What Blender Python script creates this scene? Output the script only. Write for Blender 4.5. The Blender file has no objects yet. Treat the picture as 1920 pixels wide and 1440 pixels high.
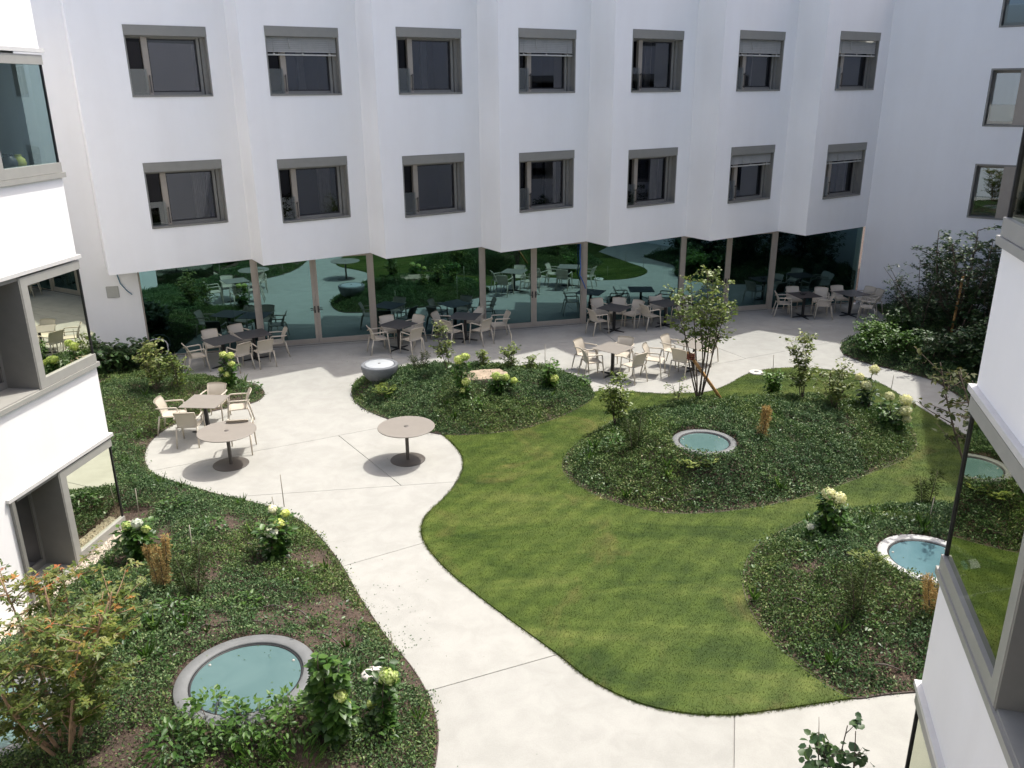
import bpy, bmesh, math, random
import numpy as np
from mathutils import Vector, Matrix
from mathutils.geometry import delaunay_2d_cdt

C = bpy.context.scene
COL = C.collection
rad = math.radians

# ------------------------------------------------------------------ camera
cam_data = bpy.data.cameras.new('camera')
cam_data.sensor_fit = 'HORIZONTAL'
cam_data.sensor_width = 36.0
cam_data.lens = 36.0 * 1570.5 / 1920.0
cam_data.clip_start = 0.05
cam_data.clip_end = 500
cam = bpy.data.objects.new('camera', cam_data)
COL.objects.link(cam)
cam.matrix_world = Matrix.Translation((0, 0, 7.01)) @ Matrix.Rotation(rad(90 - 19.32), 4, 'X') @ Matrix.Rotation(rad(-0.5), 4, 'Z')
C.camera = cam

# ------------------------------------------------------------------ sky, sun, exposure
SUN = Vector((0.408, 0.317, 1.0)).normalized()          # direction towards the sun
SUN_EL = math.asin(SUN.z)
SUN_AZ = math.atan2(SUN.x, SUN.y)                       # clockwise from +Y
world = bpy.data.worlds.new('World')
C.world = world
world.use_nodes = True
wn = world.node_tree
for n_ in list(wn.nodes):
    wn.nodes.remove(n_)
sky = wn.nodes.new('ShaderNodeTexSky')
sky.sky_type = 'NISHITA'
sky.sun_disc = False
sky.sun_elevation = SUN_EL
sky.sun_rotation = SUN_AZ
sky.air_density = 0.6
sky.dust_density = 4.0
sky.ozone_density = 0.25
bg = wn.nodes.new('ShaderNodeBackground')
bg.inputs['Strength'].default_value = 0.15
wo = wn.nodes.new('ShaderNodeOutputWorld')
wn.links.new(sky.outputs[0], bg.inputs[0])
wn.links.new(bg.outputs[0], wo.inputs[0])
sun_data = bpy.data.lights.new('sun', 'SUN')
sun_data.energy = 2.3
sun_data.angle = rad(0.5)
sun_data.color = (1.0, 0.976, 0.918)
sun = bpy.data.objects.new('sun', sun_data)
COL.objects.link(sun)
sun.rotation_euler = SUN.to_track_quat('Z', 'Y').to_euler()
sun.location = (10, 8, 30)
C.view_settings.view_transform = 'Standard'
C.view_settings.look = 'None'
C.view_settings.gamma = 1.0
C.view_settings.use_curve_mapping = False
C.view_settings.exposure = 1.0
C.render.engine = 'CYCLES'
C.cycles.max_bounces = 8
C.cycles.diffuse_bounces = 5
C.cycles.glossy_bounces = 4
C.cycles.transparent_max_bounces = 12
C.cycles.caustics_reflective = False
C.cycles.caustics_refractive = False

# measured ground plan (metres): bed outlines, plant stations, furniture
DATA = {'beds': {'A': ([[-3.96, 19.501], [-3.985, 19.641], [-4.002, 19.772], [-4.011, 19.897], [-4.011, 20.019], [-4.006, 20.14], [-3.994, 20.257], [-3.97, 20.369], [-3.926, 20.473], [-3.87, 20.566], [-3.803, 20.651], [-3.706, 20.73],
                 [-3.563, 20.807], [-3.37, 20.884], [-3.137, 20.958], [-2.861, 21.027], [-2.544, 21.089], [-2.162, 21.149], [-1.723, 21.207], [-1.272, 21.25], [-0.852, 21.267], [-0.464, 21.253], [-0.087, 21.214], [0.262, 21.158],
                 [0.569, 21.092], [0.827, 21.016], [1.046, 20.926], [1.232, 20.825], [1.395, 20.716], [1.53, 20.6], [1.636, 20.475], [1.722, 20.34], [1.797, 20.194], [1.862, 20.03], [1.913, 19.85], [1.951, 19.669], [1.978, 19.504],
                 [1.993, 19.357], [1.997, 19.221], [1.988, 19.093], [1.967, 18.97], [1.937, 18.861], [1.898, 18.765], [1.842, 18.663], [1.762, 18.538], [1.654, 18.379], [1.522, 18.198], [1.372, 18.009], [1.213, 17.826], [1.036, 17.643],
                 [0.84, 17.455], [0.644, 17.28], [0.463, 17.136], [0.304, 17.031], [0.158, 16.955], [0.017, 16.896], [-0.125, 16.843], [-0.27, 16.796], [-0.413, 16.76], [-0.557, 16.731], [-0.7, 16.707], [-0.843, 16.683], [-0.985, 16.661],
                 [-1.128, 16.651], [-1.273, 16.66], [-1.422, 16.692], [-1.574, 16.743], [-1.724, 16.808], [-1.868, 16.883], [-2.002, 16.971], [-2.128, 17.074], [-2.254, 17.184], [-2.382, 17.295], [-2.516, 17.406], [-2.652, 17.52],
                 [-2.789, 17.638], [-2.922, 17.759], [-3.055, 17.884], [-3.188, 18.011], [-3.316, 18.143], [-3.431, 18.278], [-3.534, 18.417], [-3.627, 18.559], [-3.709, 18.705], [-3.781, 18.856], [-3.841, 19.016], [-3.889, 19.182],
                 [-3.928, 19.347]],
                0.42, 0.9),
          'B': ([[0.977, 14.919], [0.979, 15.037], [0.99, 15.162], [1.01, 15.291], [1.04, 15.421], [1.078, 15.547], [1.126, 15.673], [1.185, 15.805], [1.26, 15.95], [1.355, 16.112], [1.466, 16.287], [1.588, 16.469], [1.713, 16.652],
                 [1.84, 16.843], [1.973, 17.041], [2.113, 17.234], [2.261, 17.41], [2.421, 17.564], [2.591, 17.704], [2.765, 17.833], [2.938, 17.953], [3.106, 18.066], [3.272, 18.171], [3.442, 18.266], [3.621, 18.35], [3.81, 18.422],
                 [4.006, 18.482], [4.209, 18.533], [4.42, 18.579], [4.641, 18.619], [4.871, 18.651], [5.105, 18.678], [5.336, 18.701], [5.566, 18.72], [5.798, 18.735], [6.025, 18.746], [6.241, 18.752], [6.443, 18.756], [6.634, 18.758],
                 [6.819, 18.752], [7.0, 18.733], [7.18, 18.701], [7.355, 18.658], [7.526, 18.602], [7.69, 18.534], [7.852, 18.454], [8.01, 18.362], [8.157, 18.256], [8.284, 18.131], [8.39, 17.979], [8.479, 17.804], [8.551, 17.623],
                 [8.607, 17.453], [8.648, 17.302], [8.674, 17.161], [8.683, 17.016], [8.671, 16.855], [8.633, 16.665], [8.571, 16.456], [8.499, 16.25], [8.428, 16.071], [8.363, 15.927], [8.296, 15.807], [8.224, 15.697], [8.141, 15.586],
                 [8.05, 15.475], [7.953, 15.37], [7.843, 15.264], [7.711, 15.154], [7.55, 15.037], [7.365, 14.916], [7.172, 14.795], [6.986, 14.676], [6.816, 14.563], [6.652, 14.453], [6.483, 14.342], [6.298, 14.224], [6.091, 14.093],
                 [5.869, 13.952], [5.641, 13.815], [5.416, 13.692], [5.194, 13.587], [4.972, 13.494], [4.751, 13.411], [4.536, 13.335], [4.322, 13.266], [4.11, 13.205], [3.907, 13.153], [3.722, 13.111], [3.561, 13.08], [3.418, 13.06],
                 [3.283, 13.048], [3.147, 13.043], [3.007, 13.042], [2.868, 13.048], [2.731, 13.063], [2.596, 13.092], [2.461, 13.139], [2.326, 13.2], [2.194, 13.269], [2.069, 13.341], [1.951, 13.413], [1.838, 13.488], [1.73, 13.569],
                 [1.628, 13.659], [1.531, 13.761], [1.438, 13.872], [1.353, 13.987], [1.276, 14.098], [1.208, 14.203], [1.148, 14.307], [1.097, 14.41], [1.055, 14.512], [1.022, 14.612], [0.998, 14.71], [0.983, 14.811]],
                0.75, 1.6),
          'C': ([[3.454, 10.916], [3.486, 11.018], [3.524, 11.133], [3.567, 11.252], [3.613, 11.364], [3.658, 11.466], [3.703, 11.564], [3.756, 11.661], [3.821, 11.76], [3.901, 11.864], [3.994, 11.971], [4.094, 12.076], [4.198, 12.176],
                 [4.305, 12.268], [4.417, 12.354], [4.534, 12.438], [4.66, 12.525], [4.792, 12.617], [4.93, 12.711], [5.077, 12.804], [5.236, 12.889], [5.406, 12.968], [5.586, 13.044], [5.78, 13.111], [5.989, 13.168], [6.222, 13.213],
                 [6.474, 13.248], [6.733, 13.273], [6.983, 13.29], [7.229, 13.302], [7.476, 13.307], [7.711, 13.299], [7.92, 13.272], [8.104, 13.229], [8.268, 13.171], [8.407, 13.091], [8.516, 12.983], [8.595, 12.842], [8.645, 12.673],
                 [8.666, 12.481], [8.653, 12.275], [8.603, 12.051], [8.518, 11.807], [8.406, 11.551], [8.276, 11.288], [8.122, 11.013], [7.942, 10.725], [7.749, 10.438], [7.557, 10.166], [7.363, 9.908], [7.162, 9.657], [6.962, 9.423],
                 [6.773, 9.216], [6.596, 9.037], [6.428, 8.881], [6.265, 8.749], [6.104, 8.644], [5.943, 8.572], [5.785, 8.53], [5.632, 8.505], [5.489, 8.483], [5.36, 8.464], [5.241, 8.455], [5.126, 8.449], [5.009, 8.441], [4.887, 8.429],
                 [4.765, 8.417], [4.644, 8.404], [4.529, 8.39], [4.416, 8.37], [4.304, 8.345], [4.201, 8.327], [4.114, 8.328], [4.049, 8.353], [4.001, 8.395], [3.961, 8.448], [3.919, 8.504], [3.876, 8.559], [3.836, 8.617], [3.795, 8.687],
                 [3.748, 8.776], [3.69, 8.894], [3.624, 9.034], [3.56, 9.18], [3.507, 9.317], [3.467, 9.44], [3.436, 9.558], [3.412, 9.673], [3.392, 9.787], [3.377, 9.9], [3.369, 10.012], [3.365, 10.122], [3.364, 10.229], [3.367, 10.336],
                 [3.374, 10.441], [3.384, 10.541], [3.395, 10.633], [3.405, 10.708], [3.416, 10.772], [3.432, 10.836]],
                0.55, 1.3),
          'D': ([[-8.63, 20.902], [-8.535, 20.859], [-8.4, 20.798], [-8.237, 20.731], [-8.058, 20.67], [-7.852, 20.623], [-7.617, 20.583], [-7.38, 20.537], [-7.165, 20.476], [-6.976, 20.395], [-6.799, 20.301], [-6.64, 20.197],
                 [-6.502, 20.085], [-6.386, 19.962], [-6.291, 19.828], [-6.213, 19.691], [-6.153, 19.558], [-6.11, 19.428], [-6.084, 19.297], [-6.075, 19.172], [-6.08, 19.061], [-6.101, 18.965], [-6.138, 18.88], [-6.187, 18.805],
                 [-6.244, 18.736], [-6.307, 18.681], [-6.378, 18.637], [-6.462, 18.592], [-6.562, 18.529], [-6.687, 18.448], [-6.833, 18.356], [-6.982, 18.249], [-7.118, 18.127], [-7.242, 17.979], [-7.362, 17.811], [-7.469, 17.638],
                 [-7.555, 17.479], [-7.617, 17.341], [-7.659, 17.213], [-7.688, 17.087], [-7.708, 16.955], [-7.721, 16.814], [-7.725, 16.669], [-7.719, 16.52], [-7.703, 16.369], [-7.678, 16.213], [-7.642, 16.052], [-7.598, 15.891],
                 [-7.544, 15.734], [-7.478, 15.577], [-7.401, 15.419], [-7.318, 15.27], [-7.235, 15.137], [-7.156, 15.026], [-7.076, 14.932], [-6.992, 14.847], [-6.897, 14.765], [-6.789, 14.687], [-6.672, 14.614], [-6.549, 14.545],
                 [-6.426, 14.475], [-6.301, 14.403], [-6.174, 14.331], [-6.046, 14.261], [-5.92, 14.193], [-5.797, 14.127], [-5.676, 14.063], [-5.556, 14.001], [-5.438, 13.943], [-5.325, 13.891], [-5.216, 13.844], [-5.104, 13.797],
                 [-4.983, 13.742], [-4.847, 13.678], [-4.701, 13.608], [-4.555, 13.535], [-4.419, 13.461], [-4.296, 13.388], [-4.18, 13.314], [-4.069, 13.236], [-3.96, 13.153], [-3.853, 13.067], [-3.751, 12.978], [-3.648, 12.88],
                 [-3.542, 12.763], [-3.43, 12.622], [-3.314, 12.463], [-3.199, 12.295], [-3.09, 12.129], [-2.986, 11.962], [-2.884, 11.792], [-2.789, 11.624], [-2.702, 11.467], [-2.627, 11.324], [-2.562, 11.191], [-2.502, 11.064],
                 [-2.441, 10.937], [-2.378, 10.809], [-2.317, 10.683], [-2.256, 10.56], [-2.198, 10.445], [-2.142, 10.339], [-2.088, 10.24], [-2.035, 10.146], [-1.983, 10.051], [-1.932, 9.956], [-1.882, 9.863], [-1.832, 9.771],
                 [-1.78, 9.68], [-1.725, 9.591], [-1.668, 9.503], [-1.61, 9.416], [-1.554, 9.331], [-1.5, 9.249], [-1.446, 9.169], [-1.393, 9.088], [-1.34, 9.0], [-1.285, 8.902], [-1.23, 8.798], [-1.176, 8.692], [-1.128, 8.589],
                 [-1.085, 8.491], [-1.047, 8.394], [-1.012, 8.299], [-0.982, 8.206], [-0.956, 8.113], [-0.934, 8.02], [-0.916, 7.931], [-0.902, 7.85], [-0.892, 7.783], [-0.886, 7.726], [-0.883, 7.668], [-0.882, 7.598], [-0.881, 7.511],
                 [-0.882, 7.413], [-0.887, 7.31], [-0.896, 7.206], [-0.914, 7.091], [-0.939, 6.966], [-0.964, 6.853], [-0.981, 6.774], [-4.358, 3.911], [-7.958, 3.911], [-7.319, 8.366], [-6.68, 12.82], [-9.75, 14.1], [-12.7, 21.8],
                 [-9.567, 22.642]],
                0.55, 1.5),
          'R': ([[9.313, 22.722], [9.371, 22.837], [9.453, 23.002], [9.551, 23.184], [9.655, 23.35], [9.761, 23.492], [9.873, 23.629], [9.999, 23.761], [10.144, 23.891], [10.313, 24.011], [10.502, 24.122], [10.702, 24.242],
                 [10.902, 24.388], [11.114, 24.57], [11.337, 24.776], [11.548, 24.995], [11.721, 25.214], [11.846, 25.43], [11.938, 25.649], [12.008, 25.875], [12.069, 26.111], [12.114, 26.351], [12.14, 26.596], [12.165, 26.858],
                 [12.207, 27.147], [12.279, 27.509], [12.37, 27.923], [12.456, 28.304], [12.516, 28.569], [11.95, 27.95], [16.6, 24.4], [15.9, 22.5], [13.7, 19.2], [12.6, 17.6], [10.772, 17.697], [10.759, 17.884], [10.741, 18.15],
                 [10.721, 18.454], [10.701, 18.75], [10.689, 19.046], [10.681, 19.36], [10.663, 19.66], [10.622, 19.918], [10.549, 20.118], [10.454, 20.278], [10.346, 20.419], [10.237, 20.561], [10.118, 20.715], [9.988, 20.868],
                 [9.866, 21.005], [9.774, 21.107], [9.727, 21.154], [9.71, 21.161], [9.699, 21.165], [9.671, 21.201], [9.616, 21.282], [9.548, 21.387], [9.476, 21.506], [9.412, 21.628], [9.353, 21.768], [9.295, 21.924], [9.245, 22.068],
                 [9.21, 22.167]],
                0.3, 1.0)},
 'chairs': {'A': [(-8.379, 21.431, 14.0), (-8.397, 22.632, -60.0), (-7.77, 23.128, -57.0), (-7.495, 21.684, -160.0), (-6.714, 21.85, 143.0), (-6.639, 22.681, -134.0)],
            'B': [(-3.656, 23.057, -3.0), (-2.911, 22.983, 171.0), (-3.517, 23.754, -69.0), (-2.871, 23.901, -113.0)],
            'C': [(-2.048, 24.331, -33.0), (-1.558, 23.916, -6.0), (-0.888, 23.784, 167.0), (-0.439, 24.396, -152.0), (-1.101, 24.832, -106.0)],
            'D': [(2.709, 25.898, -69.0), (2.889, 24.885, -27.0), (3.454, 26.136, -102.0), (3.911, 25.599, -132.0)],
            'E': [(4.683, 26.295, -83.0), (4.721, 25.509, -70.0), (5.434, 26.069, -128.0)],
            'F': [(9.334, 27.177, -84.0), (9.256, 26.547, -63.0), (9.95, 26.386, -161.0), (10.463, 27.5, -129.0)],
            'G': [(10.89, 27.194, -82.0), (11.519, 26.469, -170.0), (12.024, 27.444, -134.0), (12.084, 26.937, -153.0)],
            'H': [(2.256, 21.34, -66.0), (2.285, 20.845, -43.0), (3.033, 21.434, -115.0), (3.704, 20.872, -163.0), (3.214, 20.537, 180.0)],
            'I': [(4.399, 21.442, -56.0), (4.401, 20.853, 2.0), (5.245, 21.699, -118.0)],
            'J': [(-7.302, 17.346, -31.0), (-6.968, 16.908, 8.0), (-6.842, 18.154, -80.0), (-6.443, 17.909, -102.0), (-5.598, 16.098, 141.0)]},
 'corner_left': (-6.68, 12.82),
 'dir_left': (-0.142, -0.9899),
 'edge': {'D': 141, 'R': 29},
 'joints': {'j1': [(-5.071, 13.871), (-1.05, 14.415)],
            'j2': [(-3.789, 16.776), (-2.108, 14.276)],
            'j3': [(-2.635, 11.466), (-1.512, 12.119)],
            'j4': [(-0.994, 8.567), (0.566, 9.224)],
            'j5': [(2.604, 8.071), (2.388, 7.244)],
            'j6': [(-6.883, 15.13), (-3.278, 16.975)],
            'j7': [(-7.177, 21.443), (-2.989, 22.474)],
            'j8': [(-7.029, 20.946), (-4.063, 21.634)],
            'j9': [(-3.499, 23.264), (-3.312, 21.753)]},
 'lawn': [[-1.508, 16.725], [-1.459, 16.632], [-1.389, 16.5], [-1.313, 16.348], [-1.244, 16.199], [-1.184, 16.054], [-1.125, 15.904], [-1.073, 15.751], [-1.032, 15.596], [-1.004, 15.44], [-0.985, 15.281], [-0.976, 15.121], [-0.977, 14.959],
          [-0.988, 14.796], [-1.009, 14.631], [-1.039, 14.465], [-1.074, 14.301], [-1.118, 14.132], [-1.17, 13.96], [-1.226, 13.796], [-1.277, 13.651], [-1.325, 13.531], [-1.373, 13.428], [-1.417, 13.335], [-1.454, 13.245],
          [-1.483, 13.158], [-1.505, 13.078], [-1.522, 12.999], [-1.535, 12.915], [-1.545, 12.825], [-1.55, 12.731], [-1.55, 12.636], [-1.545, 12.543], [-1.534, 12.454], [-1.517, 12.368], [-1.495, 12.28], [-1.466, 12.187], [-1.432, 12.089],
          [-1.392, 11.988], [-1.346, 11.881], [-1.289, 11.764], [-1.223, 11.637], [-1.148, 11.501], [-1.064, 11.358], [-0.97, 11.209], [-0.862, 11.051], [-0.742, 10.884], [-0.618, 10.717], [-0.496, 10.555], [-0.382, 10.405],
          [-0.27, 10.263], [-0.155, 10.117], [-0.029, 9.96], [0.117, 9.779], [0.276, 9.584], [0.432, 9.392], [0.566, 9.224], [0.669, 9.086], [0.753, 8.968], [0.829, 8.863], [0.911, 8.763], [1.001, 8.668], [1.092, 8.581], [1.184, 8.503],
          [1.275, 8.431], [1.364, 8.368], [1.451, 8.312], [1.54, 8.263], [1.634, 8.219], [1.737, 8.18], [1.845, 8.146], [1.954, 8.117], [2.058, 8.095], [2.156, 8.079], [2.251, 8.07], [2.342, 8.066], [2.431, 8.064], [2.512, 8.065],
          [2.587, 8.069], [2.664, 8.076], [2.754, 8.087], [2.862, 8.102], [2.982, 8.122], [3.105, 8.143], [3.221, 8.163], [3.326, 8.182], [3.425, 8.201], [3.525, 8.221], [3.63, 8.241], [3.754, 8.264], [3.891, 8.289], [4.015, 8.312],
          [4.101, 8.328], [4.844, 8.511], [5.6, 8.701], [7.2, 8.2], [9.5, 10.5], [11.2, 13.0], [11.6, 14.3], [9.705, 15.713], [9.683, 15.906], [9.651, 16.183], [9.616, 16.49], [9.582, 16.773], [9.55, 17.021], [9.517, 17.263],
          [9.485, 17.498], [9.455, 17.729], [9.43, 17.948], [9.407, 18.158], [9.385, 18.371], [9.36, 18.601], [9.337, 18.863], [9.314, 19.146], [9.285, 19.424], [9.241, 19.671], [9.18, 19.88], [9.107, 20.065], [9.021, 20.231],
          [8.922, 20.382], [8.811, 20.517], [8.688, 20.636], [8.551, 20.739], [8.399, 20.831], [8.228, 20.915], [8.041, 20.989], [7.843, 21.045], [7.639, 21.076], [7.423, 21.081], [7.194, 21.062], [6.967, 21.023], [6.759, 20.965],
          [6.576, 20.89], [6.408, 20.796], [6.247, 20.682], [6.083, 20.545], [5.912, 20.37], [5.74, 20.163], [5.571, 19.954], [5.409, 19.772], [5.257, 19.619], [5.111, 19.482], [4.97, 19.366], [4.83, 19.276], [4.694, 19.221],
          [4.563, 19.196], [4.43, 19.185], [4.287, 19.175], [4.134, 19.159], [3.974, 19.147], [3.807, 19.143], [3.634, 19.153], [3.45, 19.184], [3.255, 19.23], [3.061, 19.281], [2.878, 19.326], [2.714, 19.382], [2.563, 19.449],
          [2.409, 19.487], [2.237, 19.458], [2.021, 19.319], [1.777, 19.101], [1.553, 18.879], [1.397, 18.727], [0.983, 18.102], [-0.127, 17.465], [-1.062, 17.017]],
 'plants': {'boulder': (-1.719, 8.524, 0.155),
            'cap': (6.366, 20.667),
            'darkshrub': [('D', -10.183, 19.982, 0.383, 0.63), ('D', -9.833, 20.235, 0.323, 0.68), ('D', -9.731, 20.838, 0.238, 0.611), ('D', -10.49, 20.047, 0.335, 0.869)],
            'fern': [('A', -2.981, 18.701, 0.186, 0.362), ('B', 3.248, 14.036, 0.414, 0.354), ('B', 3.556, 14.101, 0.424, 0.28), ('C', 5.199, 10.544, 0.47, 0.263), ('C', 5.081, 10.86, 0.431, 0.224)],
            'fountain': (-3.26, 19.49, 0),
            'golden': [('D', -4.91, 10.11, 0.444, 0.845), ('B', 4.873, 15.085, 0.516, 0.681), ('C', 5.62, 9.514, 0.297, 0.778)],
            'greencone': [('D', -4.393, 9.858, 0.46, 0.749), ('B', 2.348, 14.773, 0.45, 0.771), ('C', 7.125, 12.917, 0.091, 0.71), ('C', 4.577, 9.527, 0.299, 0.859), ('A', -2.286, 19.802, 0.343, 0.556)],
            'hoses': [[(-4.693, 9.548, 0.48), (-4.575, 9.636, 0.486), (-4.391, 9.733, 0.468), (-4.176, 9.815, 0.444), (-3.912, 9.889, 0.409), (-3.636, 9.954, 0.363), (-3.392, 9.963, 0.319)],
                      [(-4.585, 9.057, 0.506), (-4.473, 9.227, 0.504), (-4.29, 9.364, 0.488), (-4.113, 9.472, 0.468), (-3.876, 9.58, 0.437), (-3.623, 9.65, 0.398), (-3.251, 9.793, 0.317), (-3.015, 9.793, 0.268), (-2.804, 9.717, 0.233)],
                      [(-4.135, 8.892, 0.518), (-4.053, 9.017, 0.505), (-3.921, 9.142, 0.487), (-3.741, 9.234, 0.462), (-3.513, 9.295, 0.43), (-3.244, 9.316, 0.387), (-2.931, 9.327, 0.327), (-2.55, 9.284, 0.246), (-2.246, 9.135, 0.196)],
                      [(-3.955, 7.176, 0.495), (-3.616, 7.174, 0.478), (-3.21, 7.136, 0.439), (-2.818, 7.135, 0.392), (-2.423, 7.122, 0.329)], [(-4.17, 11.508, 0.295), (-4.028, 11.523, 0.266), (-3.877, 11.423, 0.248)],
                      [(-3.499, 10.217, 0.307), (-3.356, 10.235, 0.277), (-3.229, 10.317, 0.239)], [(3.192, 13.829, 0.33), (3.488, 13.854, 0.337), (3.778, 13.838, 0.31)],
                      [(2.504, 13.404, 0.069), (2.914, 13.315, 0.079), (3.39, 13.329, 0.089)], [(6.318, 15.021, 0.188), (6.583, 15.166, 0.179), (6.791, 15.295, 0.177)], [(4.546, 9.537, 0.293), (4.763, 9.36, 0.265), (5.038, 9.344, 0.257)],
                      [(3.896, 10.147, 0.139), (4.114, 9.921, 0.202), (4.236, 9.645, 0.22)], [(4.539, 8.759, 0.086), (4.858, 8.713, 0.063)]],
            'hydrangea': [('D', -5.7, 11.236, 0.284, 0.76), ('D', -3.638, 11.287, 0.214, 0.936), ('D', -1.988, 7.353, 0.297, 1.13), ('D', -1.441, 7.683, 0.14, 1.113), ('D', -6.902, 19.356, 0.177, 0.74), ('A', -1.164, 18.008, 0.344, 0.975),
                          ('A', -0.372, 18.194, 0.347, 0.547), ('A', 0.828, 18.87, 0.279, 0.801), ('B', 6.269, 18.973, 0.0, 0.705), ('B', 7.783, 17.213, 0.255, 0.918), ('B', 7.888, 16.322, 0.166, 0.79), ('C', 4.998, 11.783, 0.236, 0.923)],
            'multistem': [('B', 4.277, 17.956, 0.158, 3.153)],
            'rods': [(-6.468, 12.93, 0.04, 0.615), (-4.841, 11.102, 0.43, 0.455), (-4.102, 13.456, 0.0, 0.632), (-3.988, 12.612, 0.087, 0.553), (-1.539, 8.956, 0.037, 0.486), (0.839, 20.091, 0.246, 0.772), (-2.423, 21.587, 0.0, 0.796),
                     (6.794, 20.655, 0.0, 0.466), (9.037, 18.792, 0.0, 0.566), (9.066, 19.959, 0.0, 0.453), (6.633, 11.874, 0.39, 0.334), (-11.906, 23.094, -0.0, 0.51), (13.185, 27.55, 0.0, 1.366), (-0.025, 21.29, 0.0, 0.962)],
            'sapling': [('A', -1.509, 19.542, 0.382, 1.423), ('A', -0.064, 19.788, 0.355, 0.721), ('B', 2.23, 16.685, 0.106, 1.271), ('B', 6.486, 17.493, 0.38, 1.542), ('B', 6.954, 16.855, 0.488, 0.908), ('D', -8.417, 18.716, 0.325, 1.187),
                        ('D', -7.972, 18.861, 0.268, 1.001), ('B', 3.931, 18.664, 0.0, 0.537), ('A', -0.735, 19.983, 0.338, 0.588), ('A', 0.469, 19.857, 0.327, 0.447)],
            'shrubR': [('R', 9.938, 22.256, 0.136, 0.796), ('R', 10.662, 22.762, 0.212, 0.701), ('R', 11.11, 22.596, 0.257, 1.077), ('R', 12.559, 26.161, 0.089, 0.927), ('R', 12.25, 23.735, 0.238, 1.279), ('R', 12.234, 22.453, 0.289, 1.22),
                       ('R', 10.886, 20.652, 0.11, 1.006), ('R', 11.505, 20.395, 0.189, 0.993), ('R', 10.451, 21.405, 0.137, 0.742), ('R', 11.674, 19.939, 0.196, 1.385), ('R', 13.386, 26.811, 0.003, 0.449),
                       ('R', 9.888, 21.759, 0.091, 0.303)],
            'slab': (-0.64, 19.01, 0.406),
            'stakeB': ((4.91, 17.863, 0.228), (3.954, 17.956, 1.439)),
            'treeR': [('R', 12.377, 22.442, 0.291, 3.086)],
            'weed': [('D', -3.289, 7.386, 0.477, 0.529), ('D', -2.858, 7.283, 0.421, 0.528), ('D', -2.457, 7.396, 0.387, 0.637), ('D', -2.243, 7.615, 0.372, 0.364), ('D', -3.679, 9.835, 0.383, 0.17), ('D', -4.845, 11.879, 0.357, 0.287),
                     ('D', -3.552, 6.994, 0.448, 0.482), ('D', -4.956, 9.093, 0.459, 0.479), ('D', -5.305, 8.943, 0.411, 0.554), ('B', 1.985, 15.145, 0.323, 0.341), ('D', -4.453, 9.316, 0.498, 0.365), ('D', -1.585, 7.529, 0.183, 0.294),
                     ('C', 5.203, 11.84, 0.26, 0.382), ('A', -0.843, 17.553, 0.255, 0.293), ('D', -2.287, 7.009, 0.279, 0.316), ('D', -2.729, 7.008, 0.355, 0.211), ('D', -5.803, 12.895, 0.208, 0.306), ('A', 1.658, 19.648, 0.078, 0.308),
                     ('D', -6.432, 19.404, 0.058, 0.319)]},
 'rings': {'B': (3.662, 14.722, 0.66, 0.608, 'B'), 'C': (6.076, 10.728, 0.5, 0.688, 'C'), 'D': (-3.145, 8.147, 0.55, 0.813, 'D'), 'L': (-5.824, 7.647, 0.42, 0.718, 'D')},
 'round': [(-5.63, 15.291), (-2.11, 15.435)],
 'tables': {'A1': (-7.797, 21.574, 0.86, 0.86, 43.7),
            'A2': (-7.135, 22.165, 0.76, 0.86, 35.0),
            'B': (-3.242, 23.033, 0.85, 0.82, 54.9),
            'C': (-1.369, 23.897, 0.83, 0.81, 76.7),
            'D': (3.15, 24.752, 0.81, 0.67, 52.4),
            'E': (4.809, 25.271, 0.8, 0.8, 30),
            'F': (9.432, 26.207, 0.85, 0.79, 11.9),
            'G': (11.011, 26.38, 0.81, 0.8, 18.0),
            'H': (2.612, 20.54, 0.87, 0.79, 48.0),
            'I': (4.792, 20.864, 0.79, 0.83, 39.8),
            'J': (-6.641, 16.956, 0.84, 0.83, 85.2)}}
rng = np.random.default_rng(7)
random.seed(7)

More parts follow.
